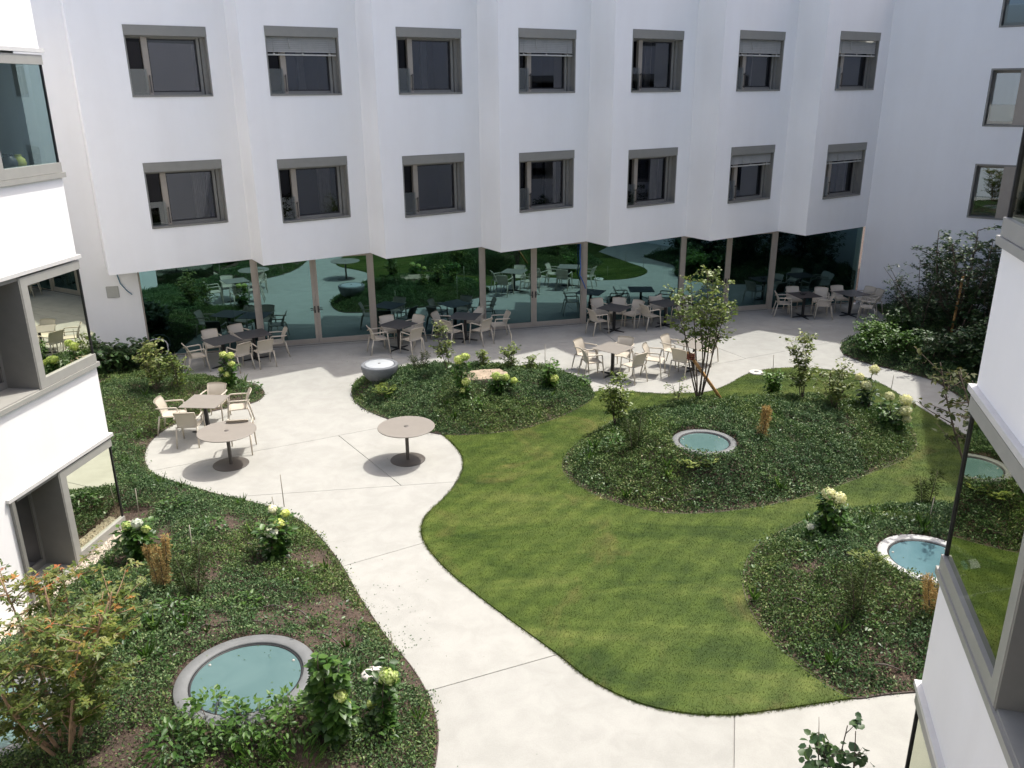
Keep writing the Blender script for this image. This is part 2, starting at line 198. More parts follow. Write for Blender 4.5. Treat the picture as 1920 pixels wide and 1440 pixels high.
# ================================================================== helpers
class MB:
    """collects polygons and links them as one mesh object"""
    def __init__(self):
        self.v, self.f, self.s = [], [], []
    def add(self, verts, faces, smooth=False):
        o = len(self.v)
        self.v += [tuple(p) for p in verts]
        self.f += [tuple(i + o for i in f) for f in faces]
        self.s += [smooth] * len(faces)
    def quad(self, a, b, c, d):
        self.add([a, b, c, d], [(0, 1, 2, 3)])
    def box(self, x0, x1, y0, y1, z0, z1, M=None):
        p = [Vector((x, y, z)) for z in (z0, z1) for y in (y0, y1) for x in (x0, x1)]
        if M is not None:
            p = [M @ q for q in p]
        self.add(p, [(0, 2, 3, 1), (4, 5, 7, 6), (0, 1, 5, 4), (2, 6, 7, 3), (0, 4, 6, 2), (1, 3, 7, 5)])
    def prism(self, poly, z0, z1, top=True, bottom=True):
        k = len(poly)
        v = [(p[0], p[1], z0) for p in poly] + [(p[0], p[1], z1) for p in poly]
        f = [(i, (i + 1) % k, k + (i + 1) % k, k + i) for i in range(k)]
        if top: f.append(tuple(range(k, 2 * k)))
        if bottom: f.append(tuple(range(k - 1, -1, -1)))
        self.add(v, f)
    def tube(self, pts, r, n=6, cap=True):
        pts = [Vector(p) for p in pts]
        rs = r if hasattr(r, '__len__') else [r] * len(pts)
        rings = []
        prev = None
        for i, p in enumerate(pts):
            t = (pts[min(i + 1, len(pts) - 1)] - pts[max(i - 1, 0)])
            if t.length < 1e-9: t = Vector((0, 0, 1))
            t.normalize()
            if prev is None:
                a = t.cross(Vector((0, 0, 1)))
                if a.length < 1e-3: a = t.cross(Vector((1, 0, 0)))
            else:
                a = prev - t * prev.dot(t)
                if a.length < 1e-3: a = t.cross(Vector((1, 0, 0)))
            a.normalize(); prev = a
            b = t.cross(a)
            rings.append([p + (a * math.cos(q * 2 * math.pi / n) + b * math.sin(q * 2 * math.pi / n)) * rs[i] for q in range(n)])
        v = [q for rg in rings for q in rg]
        f = []
        for i in range(len(pts) - 1):
            for q in range(n):
                f.append((i * n + q, i * n + (q + 1) % n, (i + 1) * n + (q + 1) % n, (i + 1) * n + q))
        if cap:
            f.append(tuple(range(n - 1, -1, -1)))
            f.append(tuple((len(pts) - 1) * n + q for q in range(n)))
        self.add(v, f, True)
    def lathe(self, prof, n=48, c=(0, 0, 0), smooth=True):
        """prof: (r, z) from bottom to top; r == 0 closes"""
        v, idx = [], []
        for r, z in prof:
            if r < 1e-6:
                idx.append([len(v)]); v.append((c[0], c[1], c[2] + z))
            else:
                idx.append(list(range(len(v), len(v) + n)))
                v += [(c[0] + r * math.cos(2 * math.pi * k / n), c[1] + r * math.sin(2 * math.pi * k / n), c[2] + z) for k in range(n)]
        f = []
        for a, b in zip(idx, idx[1:]):
            for k in range(n):
                k2 = (k + 1) % n
                if len(a) == 1 and len(b) == 1: continue
                if len(a) == 1: f.append((a[0], b[k2], b[k]))
                elif len(b) == 1: f.append((a[k], a[k2], b[0]))
                else: f.append((a[k], a[k2], b[k2], b[k]))
        self.add(v, f, smooth)
    def mesh(self, name):
        me = bpy.data.meshes.new(name)
        me.from_pydata(self.v, [], self.f)
        me.polygons.foreach_set('use_smooth', self.s)
        me.update()
        return me
    def build(self, name, m, parent=None, bevel=0, seg=2, auto=True):
        me = self.mesh(name)
        me.materials.append(m)
        return link(name, me, parent, bevel, seg)

def link(name, me, parent=None, bevel=0, seg=2):
    o = bpy.data.objects.new(name, me)
    COL.objects.link(o)
    if parent is not None: o.parent = parent
    if bevel:
        b = o.modifiers.new('bevel', 'BEVEL'); b.width = bevel; b.segments = seg; b.limit_method = 'ANGLE'; b.angle_limit = rad(40)
    return o

def tag(o, label=None, cat=None, group=None, kind=None):
    if label: o['label'] = label
    if cat: o['category'] = cat
    if group: o['group'] = group
    if kind: o['kind'] = kind
    return o

def thing(name, label, cat, loc=(0, 0, 0), rz=0.0, group=None):
    o = bpy.data.objects.new(name, None)
    COL.objects.link(o)
    o.location = loc
    o.rotation_euler = (0, 0, rz)
    o.empty_display_size = 0.2
    return tag(o, label, cat, group)

def dup(root, loc, rz, label):
    r = root.copy(); COL.objects.link(r)
    r.location = loc; r.rotation_euler = (0, 0, rz); r['label'] = label
    for ch in root.children:
        c = ch.copy(); COL.objects.link(c); c.parent = r
        for g in ch.children:
            d = g.copy(); COL.objects.link(d); d.parent = c
    return r

# ------------------------------------------------------------------ materials
def newmat(name):
    m = bpy.data.materials.new(name)
    m.use_nodes = True
    nt = m.node_tree
    b = nt.nodes['Principled BSDF']
    return m, nt, b

def noise(nt, scale, detail=4, rough=.55, coord=None, dist=0.0):
    n = nt.nodes.new('ShaderNodeTexNoise')
    n.inputs['Scale'].default_value = scale
    n.inputs['Detail'].default_value = detail
    n.inputs['Roughness'].default_value = rough
    n.inputs['Distortion'].default_value = dist
    if coord is not None: nt.links.new(coord, n.inputs['Vector'])
    return n.outputs['Fac']

def ramp(nt, fac, stops):
    r = nt.nodes.new('ShaderNodeValToRGB')
    els = r.color_ramp.elements
    while len(els) < len(stops): els.new(0.5)
    for e_, (p, c) in zip(els, stops):
        e_.position = p; e_.color = (*c, 1)
    nt.links.new(fac, r.inputs[0])
    return r.outputs[0]

def mixc(nt, a, b, fac, mode='MIX'):
    m = nt.nodes.new('ShaderNodeMix'); m.data_type = 'RGBA'; m.blend_type = mode
    for s_, v_ in ((m.inputs[0], fac), (m.inputs[6], a), (m.inputs[7], b)):
        if hasattr(v_, 'links'): nt.links.new(v_, s_)
        elif isinstance(v_, (int, float)): s_.default_value = v_
        else: s_.default_value = (*v_, 1)
    return m.outputs[2]

def geo(nt):
    return nt.nodes.new('ShaderNodeNewGeometry').outputs['Position']

def bump(nt, b, h, strength, dist=.01):
    n = nt.nodes.new('ShaderNodeBump')
    n.inputs['Strength'].default_value = strength
    n.inputs['Distance'].default_value = dist
    nt.links.new(h, n.inputs['Height'])
    nt.links.new(n.outputs[0], b.inputs['Normal'])

def plain(name, col, rough=.5, metal=0.0, var=.12, scale=6.0, spec=.5, bmp=0.0):
    m, nt, b = newmat(name)
    p = geo(nt)
    f = noise(nt, scale, 5, .6, p)
    lo = tuple(max(0, c * (1 - var)) for c in col); hi = tuple(c * (1 + var) for c in col)
    nt.links.new(ramp(nt, f, [(.3, lo), (.7, hi)]), b.inputs['Base Color'])
    b.inputs['Roughness'].default_value = rough
    b.inputs['Metallic'].default_value = metal
    b.inputs['Specular IOR Level'].default_value = spec
    if bmp: bump(nt, b, noise(nt, scale * 25, 3, .6, p), bmp, .004)
    return m

def mat_render():
    m, nt, b = newmat('white_render')
    p = geo(nt)
    mp = nt.nodes.new('ShaderNodeMapping'); nt.links.new(p, mp.inputs[0]); mp.inputs['Scale'].default_value = (1.6, 1.6, .16)
    f = noise(nt, .9, 6, .6, mp.outputs[0])
    c = ramp(nt, f, [(.28, (.855, .845, .83)), (.72, (.895, .89, .88))])
    sm = noise(nt, 1.7, 6, .7, p, .4)
    c = mixc(nt, c, ramp(nt, sm, [(.3, (.985, .983, .98)), (.6, (1, 1, 1))]), 1.0, 'MULTIPLY')
    nt.links.new(c, b.inputs['Base Color'])
    b.inputs['Roughness'].default_value = .85
    b.inputs['Specular IOR Level'].default_value = .2
    g = noise(nt, 120, 3, .6, p)
    bump(nt, b, g, .25, .004)
    return m

def mat_paving():
    m, nt, b = newmat('pale_concrete')
    p = geo(nt)
    big = noise(nt, .35, 5, .6, p, .6)
    mid = noise(nt, 2.6, 6, .65, p, .4)
    fine = noise(nt, 60, 3, .6, p)
    c = ramp(nt, big, [(.3, (0.330, 0.325, 0.296)), (.7, (0.391, 0.387, 0.355))])
    c = mixc(nt, c, ramp(nt, mid, [(.38, (0.278, 0.276, 0.252)), (.62, (0.407, 0.403, 0.372))]), .4)
    c = mixc(nt, c, ramp(nt, fine, [(.3, (0.286, 0.284, 0.262)), (.7, (0.424, 0.424, 0.388))]), .25)
    oi = nt.nodes.new('ShaderNodeObjectInfo').outputs['Random']
    c = mixc(nt, c, ramp(nt, oi, [(0, (.93, .93, .93)), (1, (1.0, .995, .985))]), 1.0, 'MULTIPLY')
    spots = noise(nt, 14, 2, .5, p)
    c = mixc(nt, c, (.33, .31, .28), ramp(nt, spots, [(.69, (0, 0, 0)), (.78, (0.479, 0.479, 0.479))]))
    nt.links.new(c, b.inputs['Base Color'])
    b.inputs['Roughness'].default_value = .8
    b.inputs['Specular IOR Level'].default_value = .25
    bump(nt, b, fine, .2, .004)
    return m

def mat_grass():
    m, nt, b = newmat('lawn_grass')
    p = geo(nt)
    mp = nt.nodes.new('ShaderNodeMapping'); nt.links.new(p, mp.inputs[0])
    mp.inputs['Rotation'].default_value = (0, 0, rad(-52)); mp.inputs['Scale'].default_value = (.40, 1.25, 1)
    big = noise(nt, 1.0, 6, .66, mp.outputs[0], .5)
    c = ramp(nt, big, [(.34, (.040, .070, .011)), (.45, (.068, .103, .017)), (.54, (.096, .130, .027)), (.66, (.138, .160, .044))])
    dry = noise(nt, .48, 5, .62, p, 1.2)
    c = mixc(nt, c, (.215, .160, .070), ramp(nt, dry, [(.56, (0, 0, 0)), (.72, (.6, .6, .6))]))
    mid = noise(nt, 3.2, 5, .65, p)
    c = mixc(nt, c, ramp(nt, mid, [(.3, (.72, .75, .66)), (.7, (1.25, 1.2, 1.15))]), 1.0, 'MULTIPLY')
    wv = nt.nodes.new('ShaderNodeTexWave'); wv.inputs['Scale'].default_value = .85; wv.inputs['Distortion'].default_value = .9; wv.inputs['Detail'].default_value = 3; wv.inputs['Detail Scale'].default_value = 1.6
    mp2 = nt.nodes.new('ShaderNodeMapping'); nt.links.new(p, mp2.inputs[0]); mp2.inputs['Rotation'].default_value = (0, 0, rad(38)); nt.links.new(mp2.outputs[0], wv.inputs[0])
    c = mixc(nt, c, ramp(nt, wv.outputs['Fac'], [(.1, (.89, .91, .88)), (.9, (1.09, 1.07, 1.07))]), 1.0, 'MULTIPLY')
    at = nt.nodes.new('ShaderNodeAttribute'); at.attribute_name = 'tint'
    c = mixc(nt, c, ramp(nt, at.outputs['Fac'], [(0, (.66, .72, .6)), (1, (1.32, 1.26, 1.25))]), 1.0, 'MULTIPLY')
    nt.links.new(c, b.inputs['Base Color'])
    b.inputs['Roughness'].default_value = .6
    b.inputs['Specular IOR Level'].default_value = .15
    return m

def mat_soil():
    m, nt, b = newmat('bark_soil')
    p = geo(nt)
    f = noise(nt, 30, 6, .7, p)
    g = noise(nt, 2.2, 4, .6, p)
    c = ramp(nt, f, [(.3, (.022, .015, .010)), (.5, (.06, .042, .030)), (.72, (.16, .115, .085))])
    c = mixc(nt, c, ramp(nt, g, [(.35, (.055, .04, .03)), (.65, (.10, .062, .042))]), .4)
    nt.links.new(c, b.inputs['Base Color'])
    b.inputs['Roughness'].default_value = .95
    bump(nt, b, f, .8, .03)
    return m

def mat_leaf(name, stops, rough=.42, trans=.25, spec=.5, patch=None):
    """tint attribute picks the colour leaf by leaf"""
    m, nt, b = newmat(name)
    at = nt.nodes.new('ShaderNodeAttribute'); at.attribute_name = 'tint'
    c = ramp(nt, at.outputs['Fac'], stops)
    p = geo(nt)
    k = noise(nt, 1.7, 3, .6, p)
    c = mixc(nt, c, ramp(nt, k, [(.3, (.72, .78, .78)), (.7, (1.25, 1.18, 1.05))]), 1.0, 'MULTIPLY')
    nt.links.new(c, b.inputs['Base Color'])
    b.inputs['Roughness'].default_value = rough
    b.inputs['Specular IOR Level'].default_value = spec
    tr = nt.nodes.new('ShaderNodeBsdfTranslucent'); nt.links.new(c, tr.inputs[0])
    mx = nt.nodes.new('ShaderNodeMixShader'); mx.inputs[0].default_value = trans
    nt.links.new(b.outputs[0], mx.inputs[1]); nt.links.new(tr.outputs[0], mx.inputs[2])
    nt.links.new(mx.outputs[0], nt.nodes['Material Output'].inputs[0])
    return m

def mat_glass(name, refl, tint, through, wav=.0, ior=1.5):
    """coated pane: part mirror, part dark tinted see-through"""
    m, nt, b = newmat(name)
    nt.nodes.remove(b)
    gl = nt.nodes.new('ShaderNodeBsdfGlossy'); gl.inputs['Color'].default_value = (*tint, 1); gl.inputs['Roughness'].default_value = 0.0
    tp = nt.nodes.new('ShaderNodeBsdfTransparent'); tp.inputs['Color'].default_value = (*through, 1)
    lw = nt.nodes.new('ShaderNodeFresnel'); lw.inputs['IOR'].default_value = ior
    ma = nt.nodes.new('ShaderNodeMath'); ma.operation = 'ADD'; ma.inputs[1].default_value = refl; ma.use_clamp = True
    nt.links.new(lw.outputs[0], ma.inputs[0])
    mx = nt.nodes.new('ShaderNodeMixShader')
    nt.links.new(ma.outputs[0], mx.inputs[0]); nt.links.new(tp.outputs[0], mx.inputs[1]); nt.links.new(gl.outputs[0], mx.inputs[2])
    if wav:
        bn = nt.nodes.new('ShaderNodeBump'); bn.inputs['Strength'].default_value = wav; bn.inputs['Distance'].default_value = .02
        nt.links.new(noise(nt, .7, 1, .4, geo(nt)), bn.inputs['Height'])
        nt.links.new(bn.outputs[0], gl.inputs['Normal'])
    nt.links.new(mx.outputs[0], nt.nodes['Material Output'].inputs[0])
    return m

M = {}
M['white'] = mat_render()
M['paving'] = mat_paving()
M['joint'] = plain('joint_filler', (.33, .32, .295), .9)
M['grass'] = mat_grass()
M['soil'] = mat_soil()
M['frame'] = plain('grey_brown_metal', (.21, .205, .185), .45, .0, .05)
M['frame_light'] = plain('light_grey_metal', (.33, .325, .295), .45, .0, .05)
M['frame_tan'] = plain('champagne_metal', (.34, .30, .25), .4, .0, .05)
M['dark'] = plain('dark_interior', (.018, .018, .02), .8)
M['room'] = plain('room_paint', (.22, .22, .215), .8)
M['gasket'] = plain('black_gasket', (.015, .015, .016), .5)
M['cap'] = plain('white_sheet_metal', (.62, .61, .585), .4, 0, .04)
M['glass_hall'] = mat_glass('teal_coated_glass', .30, (.42, .72, .75), (.05, .10, .10), .05)
M['glass_win'] = mat_glass('window_glass', .075, (.78, .82, .92), (.35, .36, .38))
M['glass_rail'] = mat_glass('balustrade_glass', .10, (.85, .9, .9), (.55, .6, .6))
M['glass_corner'] = mat_glass('olive_coated_glass', .36, (.84, .87, .72), (.25, .27, .25))
M['glass_room'] = mat_glass('clear_pane', .04, (.6, .8, .8), (.62, .72, .72), 0, 1.22)
M['blind'] = plain('blind_slats', (.44, .435, .40), .5, 0, .06)
M['curtain'] = plain('curtain_or_reflection_cloth', (.42, .38, .30), .9)  # hall curtains, and the window strips that imitate a reflection
M['chair'] = plain('beige_resin', (.50, .45, .365), .5, 0, .04, 3)
M['top_dark'] = plain('dark_brown_laminate', (.060, .052, .050), .5, 0, .1)
M['top_pale'] = plain('taupe_laminate', (.235, .213, .183), .45, 0, .04)
M['black'] = plain('black_steel', (.018, .017, .017), .45)
M['bronze'] = plain('brown_steel', (.085, .075, .065), .45, 0, .08)
M['bowl'] = plain('dark_grey_concrete', (.16, .17, .18), .7, 0, .12, 8, .3, .2)
M['lid'] = plain('pale_metal_lid', (.42, .44, .45), .4, 0, .06, 9)
M['ring'] = plain('grey_fibre_cement', (.150, .156, .154), .6, 0, .12, 5, .4, .1)
M['ring_sunlit'] = plain('sunlit_fibre_cement', (.42, .42, .405), .6, 0, .12, 5, .4, .1)  # bright copy of the grey ring cement, strong sunlight put into the colour
M['header'] = plain('box_cover_metal', (.235, .23, .205), .5, 0, .04)
M['glass_dark'] = mat_glass('open_sash_glass', .0, (.5, .5, .55), (.05, .05, .05))
M['glass_wing'] = mat_glass('wing_window_glass', .20, (.70, .84, .95), (.10, .14, .14))
M['bark'] = plain('grey_brown_bark', (.10, .078, .06), .9, 0, .3, 12, .2, .4)
M['bark_tan'] = plain('tan_bark', (.30, .20, .125), .85, 0, .2, 10, .2, .3)
M['stake'] = plain('larch_stake', (.42, .235, .085), .8, 0, .2, 10)
M['rod'] = plain('bamboo_rod', (.33, .30, .24), .7)
M['hose'] = plain('brown_irrigation_hose', (.075, .058, .048), .5)
M['stone'] = plain('white_boulder', (.62, .58, .53), .8, 0, .15, 9, .3, .5)
M['sand'] = plain('tan_sandstone', (.34, .27, .195), .85, 0, .3, 7, .3, .5)
M['gravel'] = plain('cream_gravel', (.58, .52, .43), .85, 0, .3, 30)
M['strap'] = plain('red_brown_strap', (.20, .06, .03), .7)
M['edging'] = plain('rusty_edging', (.075, .055, .045), .7)
M['box'] = plain('grey_box_cover', (.40, .40, .36), .6, 0, .03)
M['cable'] = plain('blue_cable', (.06, .17, .26), .5)
M['bluetape'] = plain('blue_tape', (.03, .12, .42), .5)
M['yellowpot'] = plain('yellow_glaze', (.42, .40, .07), .25, 0, .2, 20)
M['blackpot'] = plain('dark_glaze', (.05, .048, .05), .2, 0, .5, 25)
M['petal_white'] = mat_leaf('white_petals', [(0, (.60, .66, .48)), (.5, (.78, .80, .68)), (1, (.84, .84, .76))], .7, .25, .2)
M['petal_lime'] = mat_leaf('lime_petals', [(0, (.38, .50, .11)), (.5, (.55, .64, .20)), (1, (.72, .74, .38))], .7, .25, .2)
M['petal_cream'] = mat_leaf('cream_petals', [(0, (.58, .60, .28)), (.5, (.74, .73, .44)), (1, (.82, .80, .56))], .7, .25, .2)
M['ivy'] = mat_leaf('periwinkle_leaves', [(0, (.018, .050, .020)), (.45, (.066, .130, .046)), (.8, (.135, .205, .080)), (1, (.28, .33, .17))], .52, .18, .30)
M['ivy_olive'] = mat_leaf('dry_periwinkle_leaves', [(0, (.024, .056, .018)), (.45, (.078, .140, .038)), (.8, (.150, .212, .062)), (1, (.30, .31, .15))], .52, .2, .3)
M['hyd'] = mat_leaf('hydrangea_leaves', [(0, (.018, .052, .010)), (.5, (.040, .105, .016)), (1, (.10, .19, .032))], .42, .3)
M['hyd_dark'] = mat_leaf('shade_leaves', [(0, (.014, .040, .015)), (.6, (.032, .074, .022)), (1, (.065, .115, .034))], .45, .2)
M['bright'] = mat_leaf('bright_green_leaves', [(0, (.035, .095, .012)), (.5, (.07, .16, .022)), (1, (.15, .26, .045))], .45, .35)
M['fern'] = mat_leaf('yellow_fern', [(0, (.085, .135, .014)), (.5, (.16, .22, .026)), (1, (.27, .31, .05))], .5, .35)
M['gold'] = mat_leaf('rusty_conifer', [(0, (.20, .125, .045)), (.5, (.42, .29, .115)), (1, (.62, .48, .23))], .7, .3, .2)
M['conifer'] = mat_leaf('fine_dark_needles', [(0, (.020, .038, .010)), (.5, (.048, .072, .016)), (1, (.10, .12, .028))], .6, .25, .3)
M['sap'] = mat_leaf('pale_shrub_leaves', [(0, (.045, .085, .018)), (.5, (.11, .16, .035)), (1, (.25, .27, .085))], .45, .3)
M['tree'] = mat_leaf('young_tree_leaves', [(0, (.038, .080, .016)), (.5, (.105, .165, .030)), (1, (.24, .29, .06))], .42, .3)
M['maple'] = mat_leaf('maple_leaves', [(0, (.032, .070, .014)), (.40, (.075, .125, .020)), (.72, (.135, .180, .028)), (.89, (.20, .21, .045)), (.95, (.42, .19, .05)), (1, (.50, .10, .05))], .5, .35)
M['plum'] = mat_leaf('brown_green_leaves', [(0, (.016, .026, .009)), (.5, (.040, .056, .016)), (1, (.095, .10, .034))], .6, .3, .2)

def mat_pond(name, col, deep):
    m, nt, b = newmat(name)
    p = geo(nt)
    f = noise(nt, 2.2, 3, .5, p, .5)
    nt.links.new(ramp(nt, f, [(.3, deep), (.7, col)]), b.inputs['Base Color'])
    b.inputs['Roughness'].default_value = .06
    b.inputs['IOR'].default_value = 1.5
    b.inputs['Specular IOR Level'].default_value = .5
    return m
M['pond'] = mat_pond('teal_skylight_glass', (.098, .165, .155), (.078, .140, .132))
M['pond_blue'] = mat_pond('blue_skylight_glass', (.10, .185, .20), (.072, .142, .155))

# ================================================================== ground plan functions
BED = {k: (np.array(v[0]), v[1], v[2]) for k, v in DATA['beds'].items()}
RINGS = DATA['rings']

def seg_dist(P, poly):
    a = poly; b = np.roll(poly, -1, 0); ab = b - a
    L2 = np.maximum((ab ** 2).sum(1), 1e-12)
    out = np.full(len(P), 1e9)
    for i in range(len(a)):
        t = np.clip(((P - a[i]) @ ab[i]) / L2[i], 0, 1)
        q = P - (a[i] + t[:, None] * ab[i])
        out = np.minimum(out, np.hypot(q[:, 0], q[:, 1]))
    return out

def inside(P, poly):
    x, y = P[:, 0], P[:, 1]
    c = np.zeros(len(P), bool)
    a = poly; b = np.roll(poly, -1, 0)
    for (ax, ay), (bx, by) in zip(a, b):
        if ay == by: continue
        k = ((ay > y) != (by > y)) & (x < (bx - ax) * (y - ay) / (by - ay) + ax)
        c ^= k
    return c

def raw_h(k, P):
    poly, hm, Ls = BED[k]
    d = seg_dist(P, poly)
    return np.where(inside(P, poly), hm * (1 - np.exp(-(d / Ls) ** 1.4)), 0.0)

def bed_h(k, P):
    P = np.atleast_2d(np.asarray(P, float))[:, :2]
    h = raw_h(k, P)
    edge = np.minimum(1, seg_dist(P, BED[k][0]) / .5)
    for kk, (x, y, z, r, b) in RINGS.items():
        if b == k:
            h0 = raw_h(k, np.array([[x, y]]))[0]
            d = np.maximum(0, np.hypot(P[:, 0] - x, P[:, 1] - y) - r)
            h = h + (z - .07 - h0) * np.exp(-(d / .9) ** 2) * edge
            t = np.clip(d / .55, 0, 1); t = t * t * (3 - 2 * t)
            h = (z - .06) * (1 - t) + h * t
    return h

class Grid:
    """bed height sampled once, read back by bilinear lookup"""
    def __init__(self, k, step=.12):
        poly = BED[k][0]
        self.lo = poly.min(0) - .3; hi = poly.max(0) + .3
        self.step = step
        nx, ny = np.ceil((hi - self.lo) / step).astype(int) + 1
        X, Y = np.meshgrid(self.lo[0] + np.arange(nx) * step, self.lo[1] + np.arange(ny) * step, indexing='ij')
        P = np.stack([X.ravel(), Y.ravel()], 1)
        self.h = bed_h(k, P).reshape(nx, ny)
        self.d = (np.where(inside(P, poly), 1, -1) * seg_dist(P, poly)).reshape(nx, ny)
    def _s(self, A, P):
        q = (P[:, :2] - self.lo) / self.step
        i = np.clip(q.astype(int), 0, np.array(A.shape) - 2); f = np.clip(q - i, 0, 1)
        a = A[i[:, 0], i[:, 1]]; b = A[i[:, 0] + 1, i[:, 1]]; c = A[i[:, 0], i[:, 1] + 1]; d = A[i[:, 0] + 1, i[:, 1] + 1]
        return (a * (1 - f[:, 0]) + b * f[:, 0]) * (1 - f[:, 1]) + (c * (1 - f[:, 0]) + d * f[:, 0]) * f[:, 1]
    def height(self, P): return self._s(self.h, P)
    def dist(self, P): return self._s(self.d, P)
GR = {k: Grid(k) for k in BED}

def vnoise(P, s, seed=0):
    """smooth value noise in plan, 0..1"""
    r = np.random.default_rng(seed).random((64, 64))
    q = P[:, :2] * s
    i = np.floor(q).astype(int); f = q - i; f = f * f * (3 - 2 * f)
    g = lambda a, b: r[(i[:, 0] + a) % 64, (i[:, 1] + b) % 64]
    return (g(0, 0) * (1 - f[:, 0]) + g(1, 0) * f[:, 0]) * (1 - f[:, 1]) + (g(0, 1) * (1 - f[:, 0]) + g(1, 1) * f[:, 0]) * f[:, 1]

# ------------------------------------------------------------------ leaves
def unit(a):
    return a / np.maximum(np.linalg.norm(a, axis=1, keepdims=True), 1e-9)

def leaf_arrays(P, D, N, size, width=.5, fold=.18, shape='diamond'):
    """P base points, D directions of growth, N face normals -> verts, tris"""
    D = unit(D); S = unit(np.cross(D, N)); U = np.cross(S, D)
    L = size[:, None]; w = width
    if shape == 'diamond':
        loc = [(0, 0, 0), (.45, -w / 2, fold * .5), (1, 0, 0), (.45, w / 2, fold * .5)]
        tri = [(0, 1, 2), (0, 2, 3)]
    elif shape == 'broad':
        loc = [(0, 0, 0), (.22, -w * .46, fold * .4), (.62, -w * .42, fold * .35), (1, 0, -.08), (.62, w * .42, fold * .35), (.22, w * .46, fold * .4), (.5, 0, -.02)]
        tri = [(0, 1, 6), (1, 2, 6), (2, 3, 6), (3, 4, 6), (4, 5, 6), (5, 0, 6)]
    elif shape == 'blade':
        loc = [(0, -w / 2, 0), (0, w / 2, 0), (1, 0, 0)]
        tri = [(0, 1, 2)]
    elif shape == 'star':
        loc, tri = [], []
        for ang, ln in ((-65, .7), (0, 1.0), (65, .7)):
            c, s_ = math.cos(rad(ang)), math.sin(rad(ang)); o = len(loc)
            for a, b, h in ((0, 0, 0), (.45 * ln, -.21 * ln, .04), (ln, 0, -.06), (.45 * ln, .21 * ln, .04)):
                loc.append((a * c - b * s_, a * s_ + b * c, h))
            tri += [(o, o + 1, o + 2), (o, o + 2, o + 3)]
    k = len(loc)
    V = np.empty((len(P), k, 3))
    for j, (a, b, h) in enumerate(loc):
        V[:, j] = P + L * (a * D + b * S + h * U)
    T = (np.array(tri)[None] + (np.arange(len(P)) * k)[:, None, None]).reshape(-1, 3)
    return V.reshape(-1, 3), T, len(tri)

class Leaves:
    def __init__(self): self.V, self.T, self.A, self.o = [], [], [], 0
    def add(self, P, D, N, size, tint, **kw):
        if len(P) == 0: return
        V, T, nt_ = leaf_arrays(P, D, N, size, **kw)
        self.V.append(V); self.T.append(T + self.o); self.A.append(np.repeat(tint, nt_)); self.o += len(V)
    def mesh(self, name, m):
        V = np.concatenate(self.V).astype(np.float32); T = np.concatenate(self.T).astype(np.int32); A = np.concatenate(self.A).astype(np.float32)
        me = bpy.data.meshes.new(name)
        me.vertices.add(len(V)); me.vertices.foreach_set('co', V.ravel())
        me.loops.add(T.size); me.loops.foreach_set('vertex_index', T.ravel())
        me.polygons.add(len(T)); me.polygons.foreach_set('loop_start', np.arange(0, T.size, 3, dtype=np.int32))
        me.update(calc_edges=True)
        at = me.attributes.new('tint', 'FLOAT', 'FACE'); at.data.foreach_set('value', A)
        me.materials.append(m)
        return me
    def build(self, name, m, parent=None): return link(name, self.mesh(name, m), parent)

def rdir(n, up=0.0):
    v = rng.normal(size=(n, 3)); v = unit(v); v[:, 2] += up
    return unit(v)
# ================================================================== buildings
TH = rad(14.326)
FE = np.array([math.cos(TH), math.sin(TH)]); FN = np.array([FE[1], -FE[0]]); FO = np.array([0, 25.189])
def W(s, d, z=None):
    q = FO + FE * s + FN * d
    return (q[0], q[1]) if z is None else (q[0], q[1], z)

def holed_face(mb, p0, p1, z0, z1, holes=()):
    """vertical wall from p0 to p1 with rectangular openings (t0, t1, za, zb)"""
    ts = sorted({0., 1., *[h[0] for h in holes], *[h[1] for h in holes]})
    zs = sorted({z0, z1, *[h[2] for h in holes], *[h[3] for h in holes]})
    P = lambda t, z: (p0[0] + (p1[0] - p0[0]) * t, p0[1] + (p1[1] - p0[1]) * t, z)
    for a, b in zip(ts, ts[1:]):
        for c, d in zip(zs, zs[1:]):
            if any(h[0] - 1e-6 <= a and b <= h[1] + 1e-6 and h[2] - 1e-6 <= c and d <= h[3] + 1e-6 for h in holes): continue
            mb.quad(P(a, c), P(b, c), P(b, d), P(a, d))

def face_frame(p0, p1, t0, z):
    ang = math.atan2(p1[1] - p0[1], p1[0] - p0[0])
    return (p0[0] + (p1[0] - p0[0]) * t0, p0[1] + (p1[1] - p0[1]) * t0, z), ang

